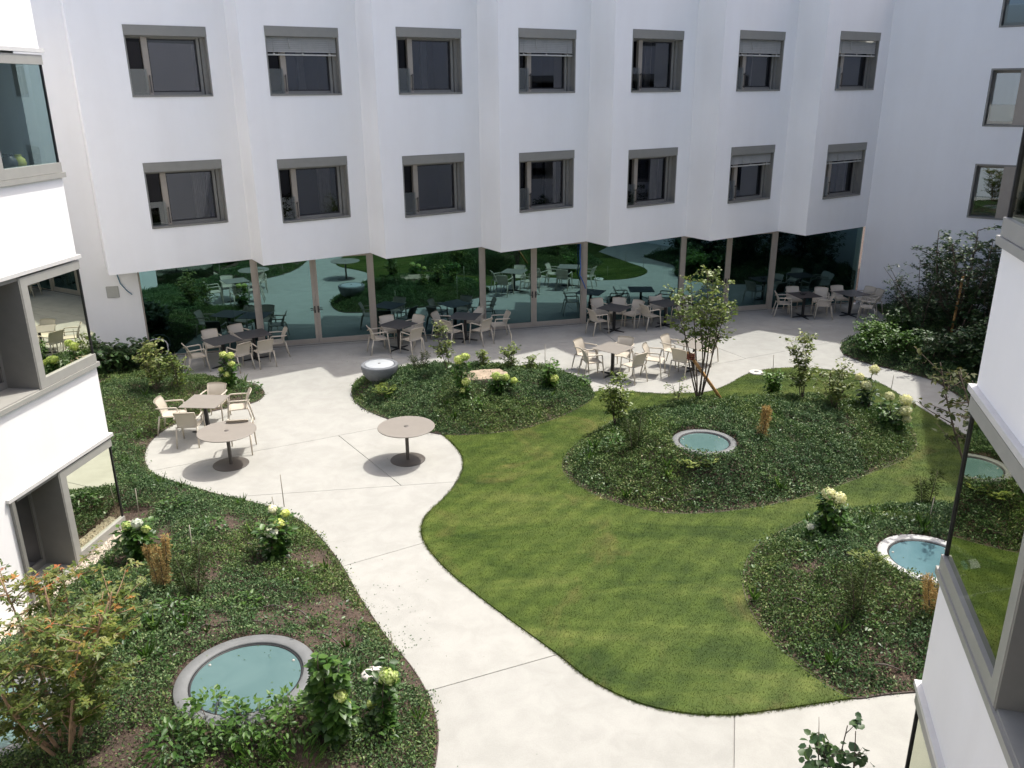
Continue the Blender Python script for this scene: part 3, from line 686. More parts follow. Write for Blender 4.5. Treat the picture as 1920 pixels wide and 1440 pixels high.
# ---- the courtyard window, local x along the wall, y inwards, z up
WW, WHT, HD = 1.966, 1.661, .235
def window_meshes():
    out = {}
    f = MB(); zt = WHT - HD
    f.box(0, .035, .0, .34, .0, zt); f.box(WW - .035, WW, .0, .34, .0, zt)
    f.box(.035, WW - .035, -.025, .34, .0, .05); f.box(.035, WW - .035, .1, .34, zt - .03, zt)
    f.box(.035, .085, .24, .33, .05, zt - .03); f.box(.085, WW - .22, .24, .33, .05, .115)
    f.box(WW - .22, WW - .15, .22, .33, .05, zt - .03); f.box(WW - .13, WW - .035, .18, .33, .05, zt - .03)
    f.box(.085, WW - .22, .25, .33, zt - .06, zt - .03)
    out['frame'] = (f, 'frame')
    h = MB(); h.box(0, WW, -.014, .05, zt, WHT); out['header_panel'] = (h, 'header')
    m_ = MB(); m_.box(.415, .555, .19, .34, .05, zt - .03); out['mullion'] = (m_, 'frame_tan')
    h = MB(); h.box(.49, .515, .13, .155, .10, .52); h.box(.49, .515, .155, .19, .13, .16); h.box(.49, .515, .155, .19, .46, .49); out['handle'] = (h, 'bronze')
    p = MB(); p.quad((.085, .29, .115), (.415, .29, .115), (.415, .29, zt - .06), (.085, .29, zt - .06)); out['side_pane'] = (p, 'glass_dark')
    p = MB(); p.quad((.585, .285, .145), (WW - .25, .285, .145), (WW - .25, .285, zt - .09), (.585, .285, zt - .09)); out['main_pane'] = (p, 'glass_win')
    g = MB(); x0, x1, z0, z1 = .555, WW - .22, .115, zt - .06
    g.box(x0, x0 + .03, .25, .30, z0, z1); g.box(x1 - .03, x1, .25, .30, z0, z1); g.box(x0 + .03, x1 - .03, .25, .30, z0, z0 + .03); g.box(x0 + .03, x1 - .03, .25, .30, z1 - .03, z1)
    out['gasket'] = (g, 'gasket')
    b = MB(); b.quad((.05, .16, .05), (.45, .16, .05), (.45, .16, .66), (.05, .16, .66)); out['balustrade_pane'] = (b, 'glass_rail')
    r = MB(); r.quad((0, 1.6, 0), (WW, 1.6, 0), (WW, 1.6, WHT), (0, 1.6, WHT)); r.quad((0, .345, 0), (0, 1.6, 0), (0, 1.6, WHT), (0, .345, WHT)); r.quad((WW, .345, 0), (WW, 1.6, 0), (WW, 1.6, WHT), (WW, .345, WHT))
    r.quad((0, .345, 0), (WW, .345, 0), (WW, 1.6, 0), (0, 1.6, 0)); r.quad((0, .345, WHT), (WW, .345, WHT), (WW, 1.6, WHT), (0, 1.6, WHT)); out['room_behind'] = (r, 'dark')
    res = {}
    for k, (mb, mt) in out.items():
        me = mb.mesh('window_' + k); me.materials.append(M[mt]); res[k] = me
    return res
WM = window_meshes()
def blind_mesh(drop):
    b = MB(); zt = WHT - HD - .03; n_ = int(drop / .046)
    for i in range(n_):
        z = zt - .02 - i * .046
        b.add([(.05, .07, z), (WW - .06, .07, z), (WW - .06, .10, z + .044), (.05, .10, z + .044), (.05, .074, z - .002), (WW - .06, .074, z - .002), (WW - .06, .104, z + .042), (.05, .104, z + .042)], [(0, 1, 2, 3), (7, 6, 5, 4), (0, 4, 5, 1), (2, 6, 7, 3)])
    zb = zt - .02 - n_ * .046
    b.box(.05, WW - .06, .075, .15, zb - .035, zb)
    for x in (.22, WW * .5, WW - .25):
        b.tube([(x, .065, zt), (x, .065, zb)], .006, 4)
        b.box(x - .025, x + .025, .055, .075, zb - .03, zb + .02)
    b.tube([(.62, .05, zt), (.63, .045, zt - .26)], .012, 4)
    me = b.mesh('window_blind'); me.materials.append(M['blind']); return me
BLIND = {d: blind_mesh(d) for d in (.40, .30)}

def reflection_strip_mesh(x0, x1, y):  # pale wavy strip imitating the folded wall's reflection in a pane
    c = MB(); n_ = 36; v = []
    for i in range(n_ + 1):
        x = x0 + (x1 - x0) * i / n_
        v += [(x, y + .04 * math.sin(i * 1.7), .02), (x, y + .04 * math.sin(i * 1.7), WHT - .1)]
    c.add(v, [(2 * i, 2 * i + 2, 2 * i + 3, 2 * i + 1) for i in range(n_)], True)
    me = c.mesh('window_curtain'); me.materials.append(M['curtain']); return me
REFL_STRIP = [reflection_strip_mesh(1.25, 1.60, .45), reflection_strip_mesh(.95, 1.15, .5)]
WIN_N = [0]
def put_window(parent, loc, ang, blind=None):
    w = link('window', WM['frame'], parent); w.location = loc; w.rotation_euler = (0, 0, ang)
    for k in ('header_panel', 'mullion', 'handle', 'side_pane', 'main_pane', 'gasket', 'balustrade_pane', 'room_behind'):
        link(k, WM[k], w)
    if blind: link('blind', BLIND[blind], w)
    if WIN_N[0] % 3 != 1: link('curtain', REFL_STRIP[WIN_N[0] % 2], w)  # added strip standing in for the reflected folded wall
    WIN_N[0] += 1
    return w

# ---- far wing with the folded front
wing = thing('folded_front_building', 'white rendered building with a folded zigzag front over a dark glass ground floor', 'building', W(0, 0, 0))
wing.location = (0, 0, 0)
PIT, S0, DS, DT, DI, ZS, ZR = 3.284, -7.492, .335, 1.152, .10, 2.621, 10.5
T0, T1 = .207, .835
R2, R1 = (3.690, 5.352), (6.925, 8.586)
zig, faces = [], []
for k in range(7):
    si = S0 + k * PIT; st = si - PIT + DS
    reg = ((st, DT), (si, DI))
    if k == 0:                                               # the end bay is a little wider
        ex = -.52 / (si - st)
        tip = (st + (si - st) * ex, DT + (DI - DT) * ex)
        zig.append((tip[0] - .33, .035)); zig.append(tip); zig.append((si, DI))
        faces.append((W(*tip), W(si, DI), reg))
    else:
        zig.append((st, DT)); zig.append((si, DI))
        faces.append((W(st, DT), W(si, DI), reg))
wall = MB()
for k, (p0, p1, reg) in enumerate(faces):
    a, b = Vector(W(*reg[0])), Vector(W(*reg[1]))
    Lf = (Vector(p1) - Vector(p0)).length; Lr = (b - a).length
    t0 = 1 - (1 - T0) * Lr / Lf; t1 = t0 + WW / Lf
    holed_face(wall, p0, p1, ZS, ZR, [(t0, t1, *R2), (t0, t1, *R1)])
    for row, (z0, z1) in enumerate((R2, R1)):
        loc, ang = face_frame(p0, p1, t0, z0)
        bl = {1: (1, 3, 5, 6), 0: (5, 6)}[row]
        put_window(wing, loc, ang, (.40 if row else .30) if k in bl else None)
for (sa, da), (sb, db) in zip(zig, zig[1:]):
    if not any((W(sa, da) == f[0]) for f in faces): holed_face(wall, W(sa, da), W(sb, db), ZS, ZR)
# end wall left of the glass, reveal, soffit, roof, back
GL, GRT = -10.52, 12.214
holed_face(wall, W(-13.6, .03), W(GL, .03), 0, ZR)
holed_face(wall, W(GL, .03), W(GL, -.5), 0, ZS)
ZB = [W(s, d) for s, d in zig] + [W(12.214, -.6), W(-11.4, -.6)]
wall.add([(*p, ZS) for p in ZB], [tuple(range(len(ZB)))])
RB = [W(-13.6, .03)] + [W(s, d) for s, d in zig] + [W(12.214, -9), W(-13.6, -9)]
wall.add([(*p, ZR) for p in RB], [tuple(range(len(RB)))])
holed_face(wall, W(12.214, -9), W(-13.6, -9), 0, ZR)
holed_face(wall, W(-13.6, -9), W(-13.6, .03), 0, ZR)
holed_face(wall, W(12.216, -.3), W(12.216, -9), 0, ZR)
wall.build('wall', M['white'], wing)
# glazed ground floor
def fbox(mb, s0, s1, d0, d1, z0, z1):
    p = [W(s, d, z) for z in (z0, z1) for d in (d0, d1) for s in (s0, s1)]
    mb.add(p, [(0, 2, 3, 1), (4, 5, 7, 6), (0, 1, 5, 4), (2, 6, 7, 3), (0, 4, 6, 2), (1, 3, 7, 5)])
inn = [S0 + k * PIT for k in range(7)]
bays = list(zip([GL] + inn[:-1], inn))
bays[-1] = (inn[5], GRT)
for k, s in enumerate(inn[:-1]):
    m_ = MB(); fbox(m_, s - .07, s + .07, -.10, .06, .0, ZS - .002); m_.build('mullion', M['frame_tan'], wing)
for k, (a, b) in enumerate(bays):
    a2 = a + (.07 if k else .04); b2 = b - (.07 if k < 6 else .01)
    if k % 2 == 0:
        p = MB(); p.quad(W(a2, 0, .03), W(b2, 0, .03), W(b2, 0, ZS - .01), W(a2, 0, ZS - .01)); p.build('glass_pane', M['glass_hall'], wing)
        if k == 0:
            m_ = MB(); fbox(m_, GL, a2, -.06, .02, 0, ZS - .002); m_.build('edge_trim', M['frame_tan'], wing)
        th_ = MB(); fbox(th_, a2, b2, -.05, .03, .004, .03); th_.build('sill_strip', M['frame_tan'], wing)
    else:
        mid = (a2 + b2) / 2
        for sgn, (u, v) in ((-1, (a2, mid - .004)), (1, (mid + .004, b2))):
            d = MB(); stile = .085
            x0, x1 = (u, v)
            fbox(d, x0, x0 + (stile if sgn > 0 else .05), -.05, .03, .03, ZS - .004)
            fbox(d, x1 - (stile if sgn < 0 else .05), x1, -.05, .03, .03, ZS - .004)
            xl = x0 + (stile if sgn > 0 else .05); xr = x1 - (stile if sgn < 0 else .05)
            fbox(d, xl, xr, -.05, .03, .03, .17); fbox(d, xl, xr, -.05, .03, ZS - .075, ZS - .004)
            dr = d.build('glass_door', M['frame_tan'], wing)
            p = MB(); p.quad(W(xl, -.01, .17), W(xr, -.01, .17), W(xr, -.01, ZS - .075), W(xl, -.01, ZS - .075)); p.build('door_pane', M['glass_hall'], dr)
            hx = (x1 - .045) if sgn < 0 else (x0 + .045)
            h = MB(); h.tube([W(hx, .03, 1.05), W(hx, .085, 1.05), W(hx + sgn * .12, .085, 1.05)], .012, 6); fbox(h, hx - .02, hx + .02, .03, .04, .95, 1.15); h.build('door_handle', M['black'], dr)
        th_ = MB(); fbox(th_, a2, b2, -.06, .035, .004, .028); th_.build('threshold', M['frame_light'], wing)
dr = MB(); fbox(dr, GL, GRT, .075, .20, .001, .006); dr.build('drain_channel', M['frame_light'], wing)
# the hall behind the glass
hall = MB()
hall.add([W(GL - .3, -.12, .003), W(GRT, -.12, .003), W(GRT, -7, .003), W(GL - .3, -7, .003)], [(0, 1, 2, 3)])
hall.add([W(GL - .3, -.61, 2.7), W(GRT, -.61, 2.7), W(GRT, -7, 2.7), W(GL - .3, -7, 2.7)], [(0, 1, 2, 3)])
holed_face(hall, W(GL - .3, -7), W(GRT, -7), 0, 2.7); holed_face(hall, W(GL - .3, -7), W(GL - .3, -.5), 0, 2.7)
for s in (-8.4, -1.8, 4.8, 10.2): fbox(hall, s, s + .4, -3.6, -3.2, 0, 2.7)
hall.build('hall_interior', M['room'], wing)
for s0, s1 in ((8.0, 8.75), (1.75, 2.25), (5.15, 5.5)):
    c = MB(); n_ = 40; v = []
    for i in range(n_ + 1):
        s = s0 + (s1 - s0) * i / n_; d = -.28 + .045 * math.sin(i * 1.9) + .015 * math.sin(i * .7)
        v += [W(s, d, .05), W(s, d, 2.58)]
    c.add(v, [(2 * i, 2 * i + 2, 2 * i + 3, 2 * i + 1) for i in range(n_)], True)
    c.build('curtain', M['curtain'], wing)
# blue tape hanging on a pane, box cover and cable on the end wall
t = MB(); t.tube([W(2.18, .09, 2.55), W(2.17, .10, 2.2), W(2.20, .10, 1.85), W(2.17, .11, 1.6), W(2.3, .12, 1.32), W(2.36, .13, 1.15)], .018, 5)
tag(t.build('tape_strip', M['bluetape']), 'blue tape strip hanging down the glass beside a mullion', 'tape')
bx = MB(); bw = .16
fbox(bx, -11.36, -11.05, .032, .07, 1.76, 2.08)
tag(bx.build('junction_box', M['box'], None, .012), 'square grey box cover on the white end wall left of the glass', 'junction box')
t = MB(); t.tube([W(-10.98, .10, 2.62), W(-11.02, .07, 2.4), W(-10.98, .06, 2.15), W(-10.85, .06, 1.95), W(-10.72, .07, 1.82)], .014, 5)
tag(t.build('cable', M['cable']), 'loose blue cable hanging from the overhang beside the grey box', 'cable')

# ---- right wing, in shade
RW0 = np.array(W(12.214, .10)); RWd = np.array([.79, -.61]); RWd /= np.linalg.norm(RWd)
rw = thing('side_wing', 'plain white wing in shade at the right end of the courtyard, tan window frames', 'building')
RWE = RW0 + RWd * 5.3
mb = MB(); rows = [(3.155, 4.78), (5.87, 7.50), (8.61, 10.2)]
hx0, hx1 = 2.96, 4.70
holed_face(mb, RW0, RWE, 0, 10.5, [(hx0 / 5.3, hx1 / 5.3, a, b) for a, b in rows])
poly = [tuple(RW0), tuple(RWE), (24, 30), (18, 37)]
mb.add([(*p, 10.5) for p in poly], [(0, 1, 2, 3)])
for a, b in ((1, 2), (2, 3), (3, 0)): holed_face(mb, poly[a], poly[b], 0, 10.5)
mb.build('wall', M['white'], rw)
ww, hh = hx1 - hx0, 1.62
for z0, z1 in rows:
    loc, ang = face_frame(RW0, RWE, hx0 / 5.3, z0); h_ = z1 - z0
    f = MB(); f.box(0, .05, 0, .40, 0, h_); f.box(ww - .05, ww, 0, .4, 0, h_); f.box(.05, ww - .05, -.02, .4, 0, .05); f.box(.05, ww - .05, .0, .4, h_ - .05, h_)
    f.box(.05, .11, .3, .38, .05, h_ - .05); f.box(.11, .78, .3, .38, .05, .14); f.box(.11, .78, .3, .38, h_ - .13, h_ - .05)
    w = f.build('window', M['frame'], rw); w.location = loc; w.rotation_euler = (0, 0, ang)
    m_ = MB(); m_.box(.78, 1.10, .02, .38, .05, h_ - .05); m_.build('mullion', M['frame_tan'], w)
    p = MB(); p.quad((.11, .34, .14), (.78, .34, .14), (.78, .34, h_ - .13), (.11, .34, h_ - .13)); p.build('side_pane', M['glass_wing'], w)
    p = MB(); p.quad((1.10, .12, .05), (ww - .05, .12, .05), (ww - .05, .12, h_ - .05), (1.10, .12, h_ - .05)); p.build('main_pane', M['glass_win'], w)
    p = MB(); p.quad((.07, .2, .06), (.77, .2, .06), (.77, .2, .62), (.07, .2, .62)); p.build('balustrade_pane', M['glass_rail'], w)
    r = MB(); r.box(-.2, ww + .2, .41, 2.0, -.2, h_ + .2); r.build('room_behind', M['dark'], w)
# tall block further round, outside the frame: its shadow falls on lawn and path
blk = thing('tall_corner_block', 'tall white block beyond the shaded wing at the far right', 'building')
mb = MB(); bp_ = [tuple(RWE + np.array([.0, -.03])), (13.58, 18.96), (13.80, 18.1), (24, 17), (24, 26)]
for q, r in zip(bp_, bp_[1:] + bp_[:1]):
    hl_ = []
    if q is bp_[0]:
        L_ = math.hypot(r[0] - q[0], r[1] - q[1])
        for c_ in (.28, .72):
            for z_ in (3.2, 5.95, 8.7, 11.4):
                hl_.append((c_ - WW / 2 / L_, c_ + WW / 2 / L_, z_, z_ + WHT))
                loc, ang = face_frame(q, r, c_ - WW / 2 / L_, z_); put_window(blk, loc, ang)
    holed_face(mb, q, r, 0, 13.7, hl_)
mb.add([(*q, 13.7) for q in bp_], [tuple(range(5))])
mb.build('wall', M['white'], blk)

# ---- near buildings with corner windows
BANDS = [(-.03, 1.69), (2.90, 4.66), (5.86, 7.60), (8.80, 9.10)]
def corner_building(name, label, O2, dx, dy, pane, unit, back_poly, Lw, glassmat, rooms, win_seg=None):
    """dx runs along the wall away from the corner, dy points out into the court"""
    B = thing(name, label, 'building')
    P = lambda x, y, z: (O2[0] + dx[0] * x + dy[0] * y, O2[1] + dx[1] * x + dy[1] * y, z)
    def bxl(mb, x0, x1, y0, y1, z0, z1):
        p = [P(x, y, z) for z in (z0, z1) for y in (y0, y1) for x in (x0, x1)]
        mb.add(p, [(0, 2, 3, 1), (4, 5, 7, 6), (0, 1, 5, 4), (2, 6, 7, 3), (0, 4, 6, 2), (1, 3, 7, 5)])
    HT = 9.3
    mb = MB()
    a = P(0, 0, 0)[:2]; b = P(Lw, 0, 0)[:2]
    holed_face(mb, a, b, 0, HT, [(0, unit / Lw, max(z0, 0), z1) for z0, z1 in BANDS])
    pts = [a] + list(back_poly) + [b]
    rd = Vector(back_poly[0]) - Vector(a); rfrac = min(.8, 2.4 / rd.length); rlen = rd.length
    for i_, (q, r) in enumerate(zip(pts, pts[1:])):
        hl_ = [(0, rfrac if z0 < 0 else .16, max(z0, 0), z1) for z0, z1 in BANDS] if i_ == 0 else []
        if i_ == win_seg:                                    # a row of ordinary windows on this face
            L_ = math.hypot(r[0] - q[0], r[1] - q[1])
            for c_ in (.18, .50, .82):
                for z_ in (.6, 3.55, 6.5):
                    hl_.append((c_ - WW / 2 / L_, c_ + WW / 2 / L_, z_, z_ + WHT))
                    loc, ang = face_frame(r, q, 1 - c_ - WW / 2 / L_, z_); put_window(B, loc, ang, .40 if (z_ > 6 and c_ > .4) else None)
        holed_face(mb, q, r, 0, HT, hl_)
    mb.add([(*p, HT) for p in pts], [tuple(range(len(pts)))])
    mb.build('wall', M['white'], B)
    rd.normalize()
    for i, (z0, z1) in enumerate(BANDS):
        fr = MB(); fw = .13; y0, y1 = -.10, .035
        zb = z0 + (.10 if i else .12); zt = z1 - .06
        # flush frame round the corner pane
        bxl(fr, .012, pane, y0, y1, z0 + .06, zb + .10); bxl(fr, .012, pane, y0, y1, zt - .13, zt)
        bxl(fr, pane - fw, pane, y0, y1, zb + .10, zt - .13); cs_ = MB(); bxl(cs_, .012, .034, -.02, .012, zb + .10, zt - .13)
        w = fr.build('window', M['frame_light'], B); cs_.build('corner_seal', M['gasket'], w)
        p = MB(); p.quad(P(.034, -.005, zb + .10), P(pane - fw, -.005, zb + .10), P(pane - fw, -.005, zt - .13), P(.034, -.005, zt - .13)); p.build('main_pane', glassmat[i], w)
        # caps above and ledge below, lapping over the corner
        c = MB(); bxl(c, -.04, unit + .04, -.02, .055, z1 - .03, z1 + .025); c.build('head_cap', M['cap'], w)
        c = MB(); bxl(c, -.035, unit + .03, -.12, .05, z0 - .015, z0 + .055); c.build('sill_ledge', M['frame_light'], w)
        # deep side recess
        j = MB(); bxl(j, pane, pane + .03, -.55, .03, z0 + .055, z1 - .036); j.build('jamb', M['frame'], w)
        j = MB(); bxl(j, unit - .06, unit, -.20, .05, z0 + .055, z1 - .036); j.build('jamb', M['frame'], w)
        j = MB(); bxl(j, unit - .14, unit - .06, -.55, -.20, z0 + .055, z1 - .036); j.build('jamb', M['frame'], w)
        s_ = MB(); bxl(s_, pane + .03, unit - .14, -.55, .02, z0 + .05, z0 + .075); s_.build('recess_sill', M['frame_light'], w)
        s_ = MB(); bxl(s_, pane + .03, unit - .14, -.55, .02, z1 - .09, z1 - .036); s_.build('recess_head', M['frame'], w)
        f2 = MB(); x0, x1 = pane + .03, unit - .14
        bxl(f2, x0, x1, -.55, -.48, z0 + .075, z0 + .18); bxl(f2, x0, x0 + .05, -.55, -.48, z0 + .18, z1 - .09); bxl(f2, x1 - .05, x1, -.55, -.48, z0 + .18, z1 - .09)
        f2.build('side_frame', M['frame'], w)
        p = MB(); p.quad(P(x0 + .05, -.51, z0 + .18), P(x1 - .05, -.51, z0 + .18), P(x1 - .05, -.51, z1 - .09), P(x0 + .05, -.51, z1 - .09)); p.build('side_pane', M['glass_dark'], w)
        # return pane round the corner
        rl = rlen * (rfrac if i == 0 else .16); q0 = Vector(a) + rd * .012; q1 = Vector(a) + rd * rl
        p = MB(); p.quad((*q0, zb), (*q1, zb), (*q1, zt), (*q0, zt)); p.build('return_pane', glassmat[i], w)
        rm = MB(); bxl(rm, .1, 3.2, -4.0, -3.9, z0 - .1, z1 + .3); bxl(rm, 3.2, 3.3, -4.0, -.56, z0 - .1, z1 + .3); bxl(rm, .1, 3.2, -3.9, -.11, z0 - .05, z0 + .02); bxl(rm, .1, 3.2, -3.9, -.6, z1 + .1, z1 + .2)
        rm.build('room_behind', M[rooms[i]], w)
    return B, P
CLc = np.array(DATA['corner_left']); dLx = np.array(DATA['dir_left']); dLx /= np.linalg.norm(dLx)
left, PL = corner_building('corner_window_building', 'sunlit white building with stacked corner windows beside the gravel strip', CLc, dLx, np.array([-dLx[1], dLx[0]]), 1.34, 2.38,
    [(-9.75, 14.15), (-10.9, 17.0), W(-13.6, .03), (-24, 20), (-24, -2)], 13.5, [M['glass_corner'], M['glass_corner'], M['glass_room'], M['glass_room']], ['room', 'room', 'room', 'room'])
aR = rad(-105.3); dRx = np.array([math.cos(aR), math.sin(aR)])
right, PR = corner_building('shaded_window_building', 'near white building in shade with deep grey window bays, cut by the frame', np.array([3.83, 6.50]), dRx, np.array([dRx[1], -dRx[0]]), 1.86, 3.1,
    [(11.6, 8.3), (13.82, 18.05), (30, 16), (30, -4), (3, -4)], 8.0, [M['glass_corner']] * 4, ['room'] * 4, 2)
# building at the viewer's back, only seen mirrored in the panes
rear = thing('rear_building', 'white building closing the courtyard behind the viewer', 'building')
mb = MB(); rz_ = [(-9.0, -2.0), (-8.6, -3.2), (-5.4, -2.0), (-5.0, -3.2), (-1.8, -2.0), (-1.4, -3.2), (1.6, -2.0), (2.2, -2.6)]
for q, r in zip(rz_, rz_[1:]):
    wide = r[0] - q[0] > 2
    zs_ = ((.3, 1.9), (3.3, 4.95), (6.3, 7.95))
    holed_face(mb, q, r, 0, 8.8, [(.22, .84, a, b) for a, b in zs_] if wide else ())
    if wide:
        for a, b in zs_:
            loc, ang = face_frame(q, r, .22, a); L_ = math.hypot(r[0] - q[0], r[1] - q[1]) * .62
            f = MB(); f.box(0, L_, -.25, -.20, 0, b - a); w_ = f.build('window', M['dark'], rear); w_.location = loc; w_.rotation_euler = (0, 0, ang)
            m_ = MB(); m_.box(.5, .62, -.19, -.1, 0, b - a); m_.box(0, L_, -.19, -.1, b - a - .2, b - a + .0); m_.build('mullion', M['frame_tan'], w_)
for q, r in ((rz_[0], (-9, -9)), ((-9, -9), (2.2, -9)), ((2.2, -9), rz_[-1])): holed_face(mb, q, r, 0, 8.8)
rp_ = rz_ + [(2.2, -9), (-9, -9)]
mb.add([(*q, 8.8) for q in rp_], [tuple(range(len(rp_)))])
mb.build('wall', M['white'], rear)

# things on the window shelf of the upper left bay
def on_shelf(x, y): return Vector(PL(x, y, 5.99))
sh = MB()
for q in ((.1, 2.4),):
    p = [PL(x, y, z) for z in (5.93, 5.985) for y in (-.62, -.11) for x in q]
    sh.add(p, [(0, 2, 3, 1), (4, 5, 7, 6), (0, 1, 5, 4), (2, 6, 7, 3), (0, 4, 6, 2), (1, 3, 7, 5)])
sh.build('window_shelf', M['frame_light'], left)
def pot(name, label, cat, prof, c, m):
    mb = MB(); mb.lathe(prof, 24, c); return tag(mb.build(name, m), label, cat)
c = on_shelf(.62, -.33)
pot('vase', 'dark patterned round vase in the upper left window, beside the yellow one', 'vase', [(0, 0), (.05, 0), (.10, .05), (.115, .10), (.10, .16), (.055, .20), (.05, .21), (.075, .235), (.06, .235), (.04, .2), (0, .1)], c, M['blackpot'])
c = on_shelf(.46, -.30)
pot('vase', 'yellow green ribbed vase in the upper left window', 'vase', [(0, 0), (.05, 0), (.09, .05), (.10, .09), (.085, .15), (.05, .18), (.045, .2), (.055, .21), (.04, .2), (0, .1)], c, M['yellowpot'])
c = on_shelf(1.02, -.34)
pp = thing('potted_plant', 'small dark planter with spiky plant in the upper left window', 'plant', c)
mb = MB(); mb.lathe([(0, 0), (.09, 0), (.12, .10), (.11, .10), (.09, .07), (0, .07)], 18); mb.build('planter', M['blackpot'], pp)
lv = Leaves(); n_ = 26; d = rdir(n_, .7); lv.add(np.tile([0, 0, .07], (n_, 1)) + rng.normal(0, .02, (n_, 3)), d, rdir(n_, 1), rng.uniform(.12, .24, n_), rng.random(n_), width=.14); lv.build('leaves', M['hyd_dark'], pp)

# ================================================================== ground
mb = MB(); mb.quad((-120, -120, -.06), (120, -120, -.06), (120, 160, -.06), (-120, 160, -.06))
tag(mb.build('ground', M['soil']), kind='structure')
path = thing('courtyard_paving', None, None); tag(path, kind='structure')
mb = MB(); base = [W(-13.3, .06), W(16, .06), W(16, 30), W(-13.3, 30)]
mb.prism(base, -.05, -.018); mb.build('joint_bed', M['joint'], path)
def cut(poly, p, d):
    p = Vector(p); nrm = Vector((-d[1], d[0])); A, B_ = [], []
    for i in range(len(poly)):
        a, b = Vector(poly[i]), Vector(poly[(i + 1) % len(poly)])
        da, db = (a - p).dot(nrm), (b - p).dot(nrm)
        (A if da >= 0 else B_).append(a)
        if da * db < 0:
            q = a + (b - a) * (da / (da - db)); A.append(q); B_.append(q)
    return A, B_
def pq(a, b): return a, (b[0] - a[0], b[1] - a[1])
JT = DATA['joints']
def jl(k): return pq(*JT[k])
E2 = tuple(FE)
rest = [Vector(W(-13.3, .205)), Vector(W(16, .205)), Vector(W(16, 30)), Vector(W(-13.3, 30))]
slabs = []
s1, rest = cut(rest, W(0, 1.87), E2); s2, rest = cut(rest, W(0, 2.41), E2)   # strips along the glass
def along(q): return sum((np.array(p) - FO) @ FE for p in q) / len(q)
for s_ in (s1, s2):
    for c_ in (-10.5, -3.96, 2.6, 9.1):
        a_, b_ = cut(s_, W(c_, 0), tuple(FN))
        a_, b_ = (a_, b_) if along(a_) < along(b_) else (b_, a_)
        slabs.append(a_); s_ = b_
    slabs.append(s_)
north, south = cut(rest, *jl('j6'))
A, B_ = cut(north, W(-4.0, 0), tuple(FN))
for piece in (A, B_):
    a_, b_ = cut(piece, *pq((5.83, 23.1), (6.40, 22.0))); slabs += [x for x in (a_, b_) if len(x) > 2]
mid, s2_ = cut(south, *jl('j1')); slabs += list(cut(mid, *jl('j2')))
a_, s3_ = cut(s2_, *jl('j3')); slabs.append(a_)
a_, s4_ = cut(s3_, *jl('j4')); slabs.append(a_)
slabs += list(cut(s4_, *jl('j5')))
def inset(poly, g):
    poly = [Vector(p) for p in poly]
    out = []
    for p in poly:
        if not out or (p - out[-1]).length > 1e-4: out.append(p)
    if len(out) > 2 and (out[0] - out[-1]).length < 1e-4: out.pop()
    poly = out; k = len(poly)
    if k < 3: return None
    area = sum(poly[i].x * poly[(i + 1) % k].y - poly[(i + 1) % k].x * poly[i].y for i in range(k))
    if area < 0: poly.reverse()
    if abs(area) < .02: return None
    res = []
    for i in range(k):
        a, b, c = poly[i - 1], poly[i], poly[(i + 1) % k]
        d1 = (b - a).normalized(); d2 = (c - b).normalized()
        n1 = Vector((-d1.y, d1.x)); n2 = Vector((-d2.y, d2.x))
        den = 1 + n1.dot(n2)
        res.append(b + (n1 + n2) * (g / max(den, .2)))
    return res
for s_ in slabs:
    q = inset(s_, .0048)
    if q:
        mb = MB(); mb.prism([tuple(p) for p in q], -.02, 0); mb.build('slab', M['paving'], path, .004, 1)

# ---- lawn
LAWN = np.array(DATA['lawn'])
mb = MB(); mb.prism([tuple(p) for p in LAWN], -.04, .018); tag(mb.build('lawn', M['grass']), kind='structure')
def scatter(poly, n_):
    lo, hi = poly.min(0), poly.max(0)
    P = rng.uniform(lo, hi, (n_, 2)); return P[inside(P, poly)]
inbed = lambda P: np.any([GR[k].dist(P) > .05 for k in 'ABC'], axis=0)
area = 11 * 17
P = scatter(LAWN, 880000); P = P[~inbed(P)]
P = P[np.hypot(P[:, 0], P[:, 1]) < 24]
n_ = len(P)
lv = Leaves(); D = rdir(n_, 1.3); D[:, 2] = np.abs(D[:, 2])
lv.add(np.c_[P, np.full(n_, .012)], D, rdir(n_), rng.uniform(.016, .034, n_), rng.random(n_), width=.20, shape='blade')
# ragged fringe along the lawn's edge
idx = rng.integers(0, len(LAWN) - 1, 22000); f_ = rng.random(22000)[:, None]
P = LAWN[idx] * (1 - f_) + LAWN[idx + 1] * f_ + rng.normal(0, .018, (22000, 2))
D = rdir(22000, .9); D[:, 2] = np.abs(D[:, 2])
lv.add(np.c_[P, np.full(len(P), .005)], D, rdir(len(P)), rng.uniform(.022, .045, len(P)), .2 + rng.random(len(P)) * .6, width=.16, shape='blade')
tag(lv.build('grass_blades', M['grass']), kind='stuff')
capx = DATA['plants']['cap']
cp = thing('cover_plate', 'round white cover plate set in the lawn edge below the path', 'cover', (capx[0], capx[1], .03))
mb = MB(); mb.lathe([(.19, -.03), (.19, .012), (.175, .018), (0, .02)], 28); mb.build('plate', M['stone'], cp)
mb = MB(); mb.lathe([(.06, .02), (.06, .026), (0, .026)], 16); mb.build('center_cap', M['ring'], cp)

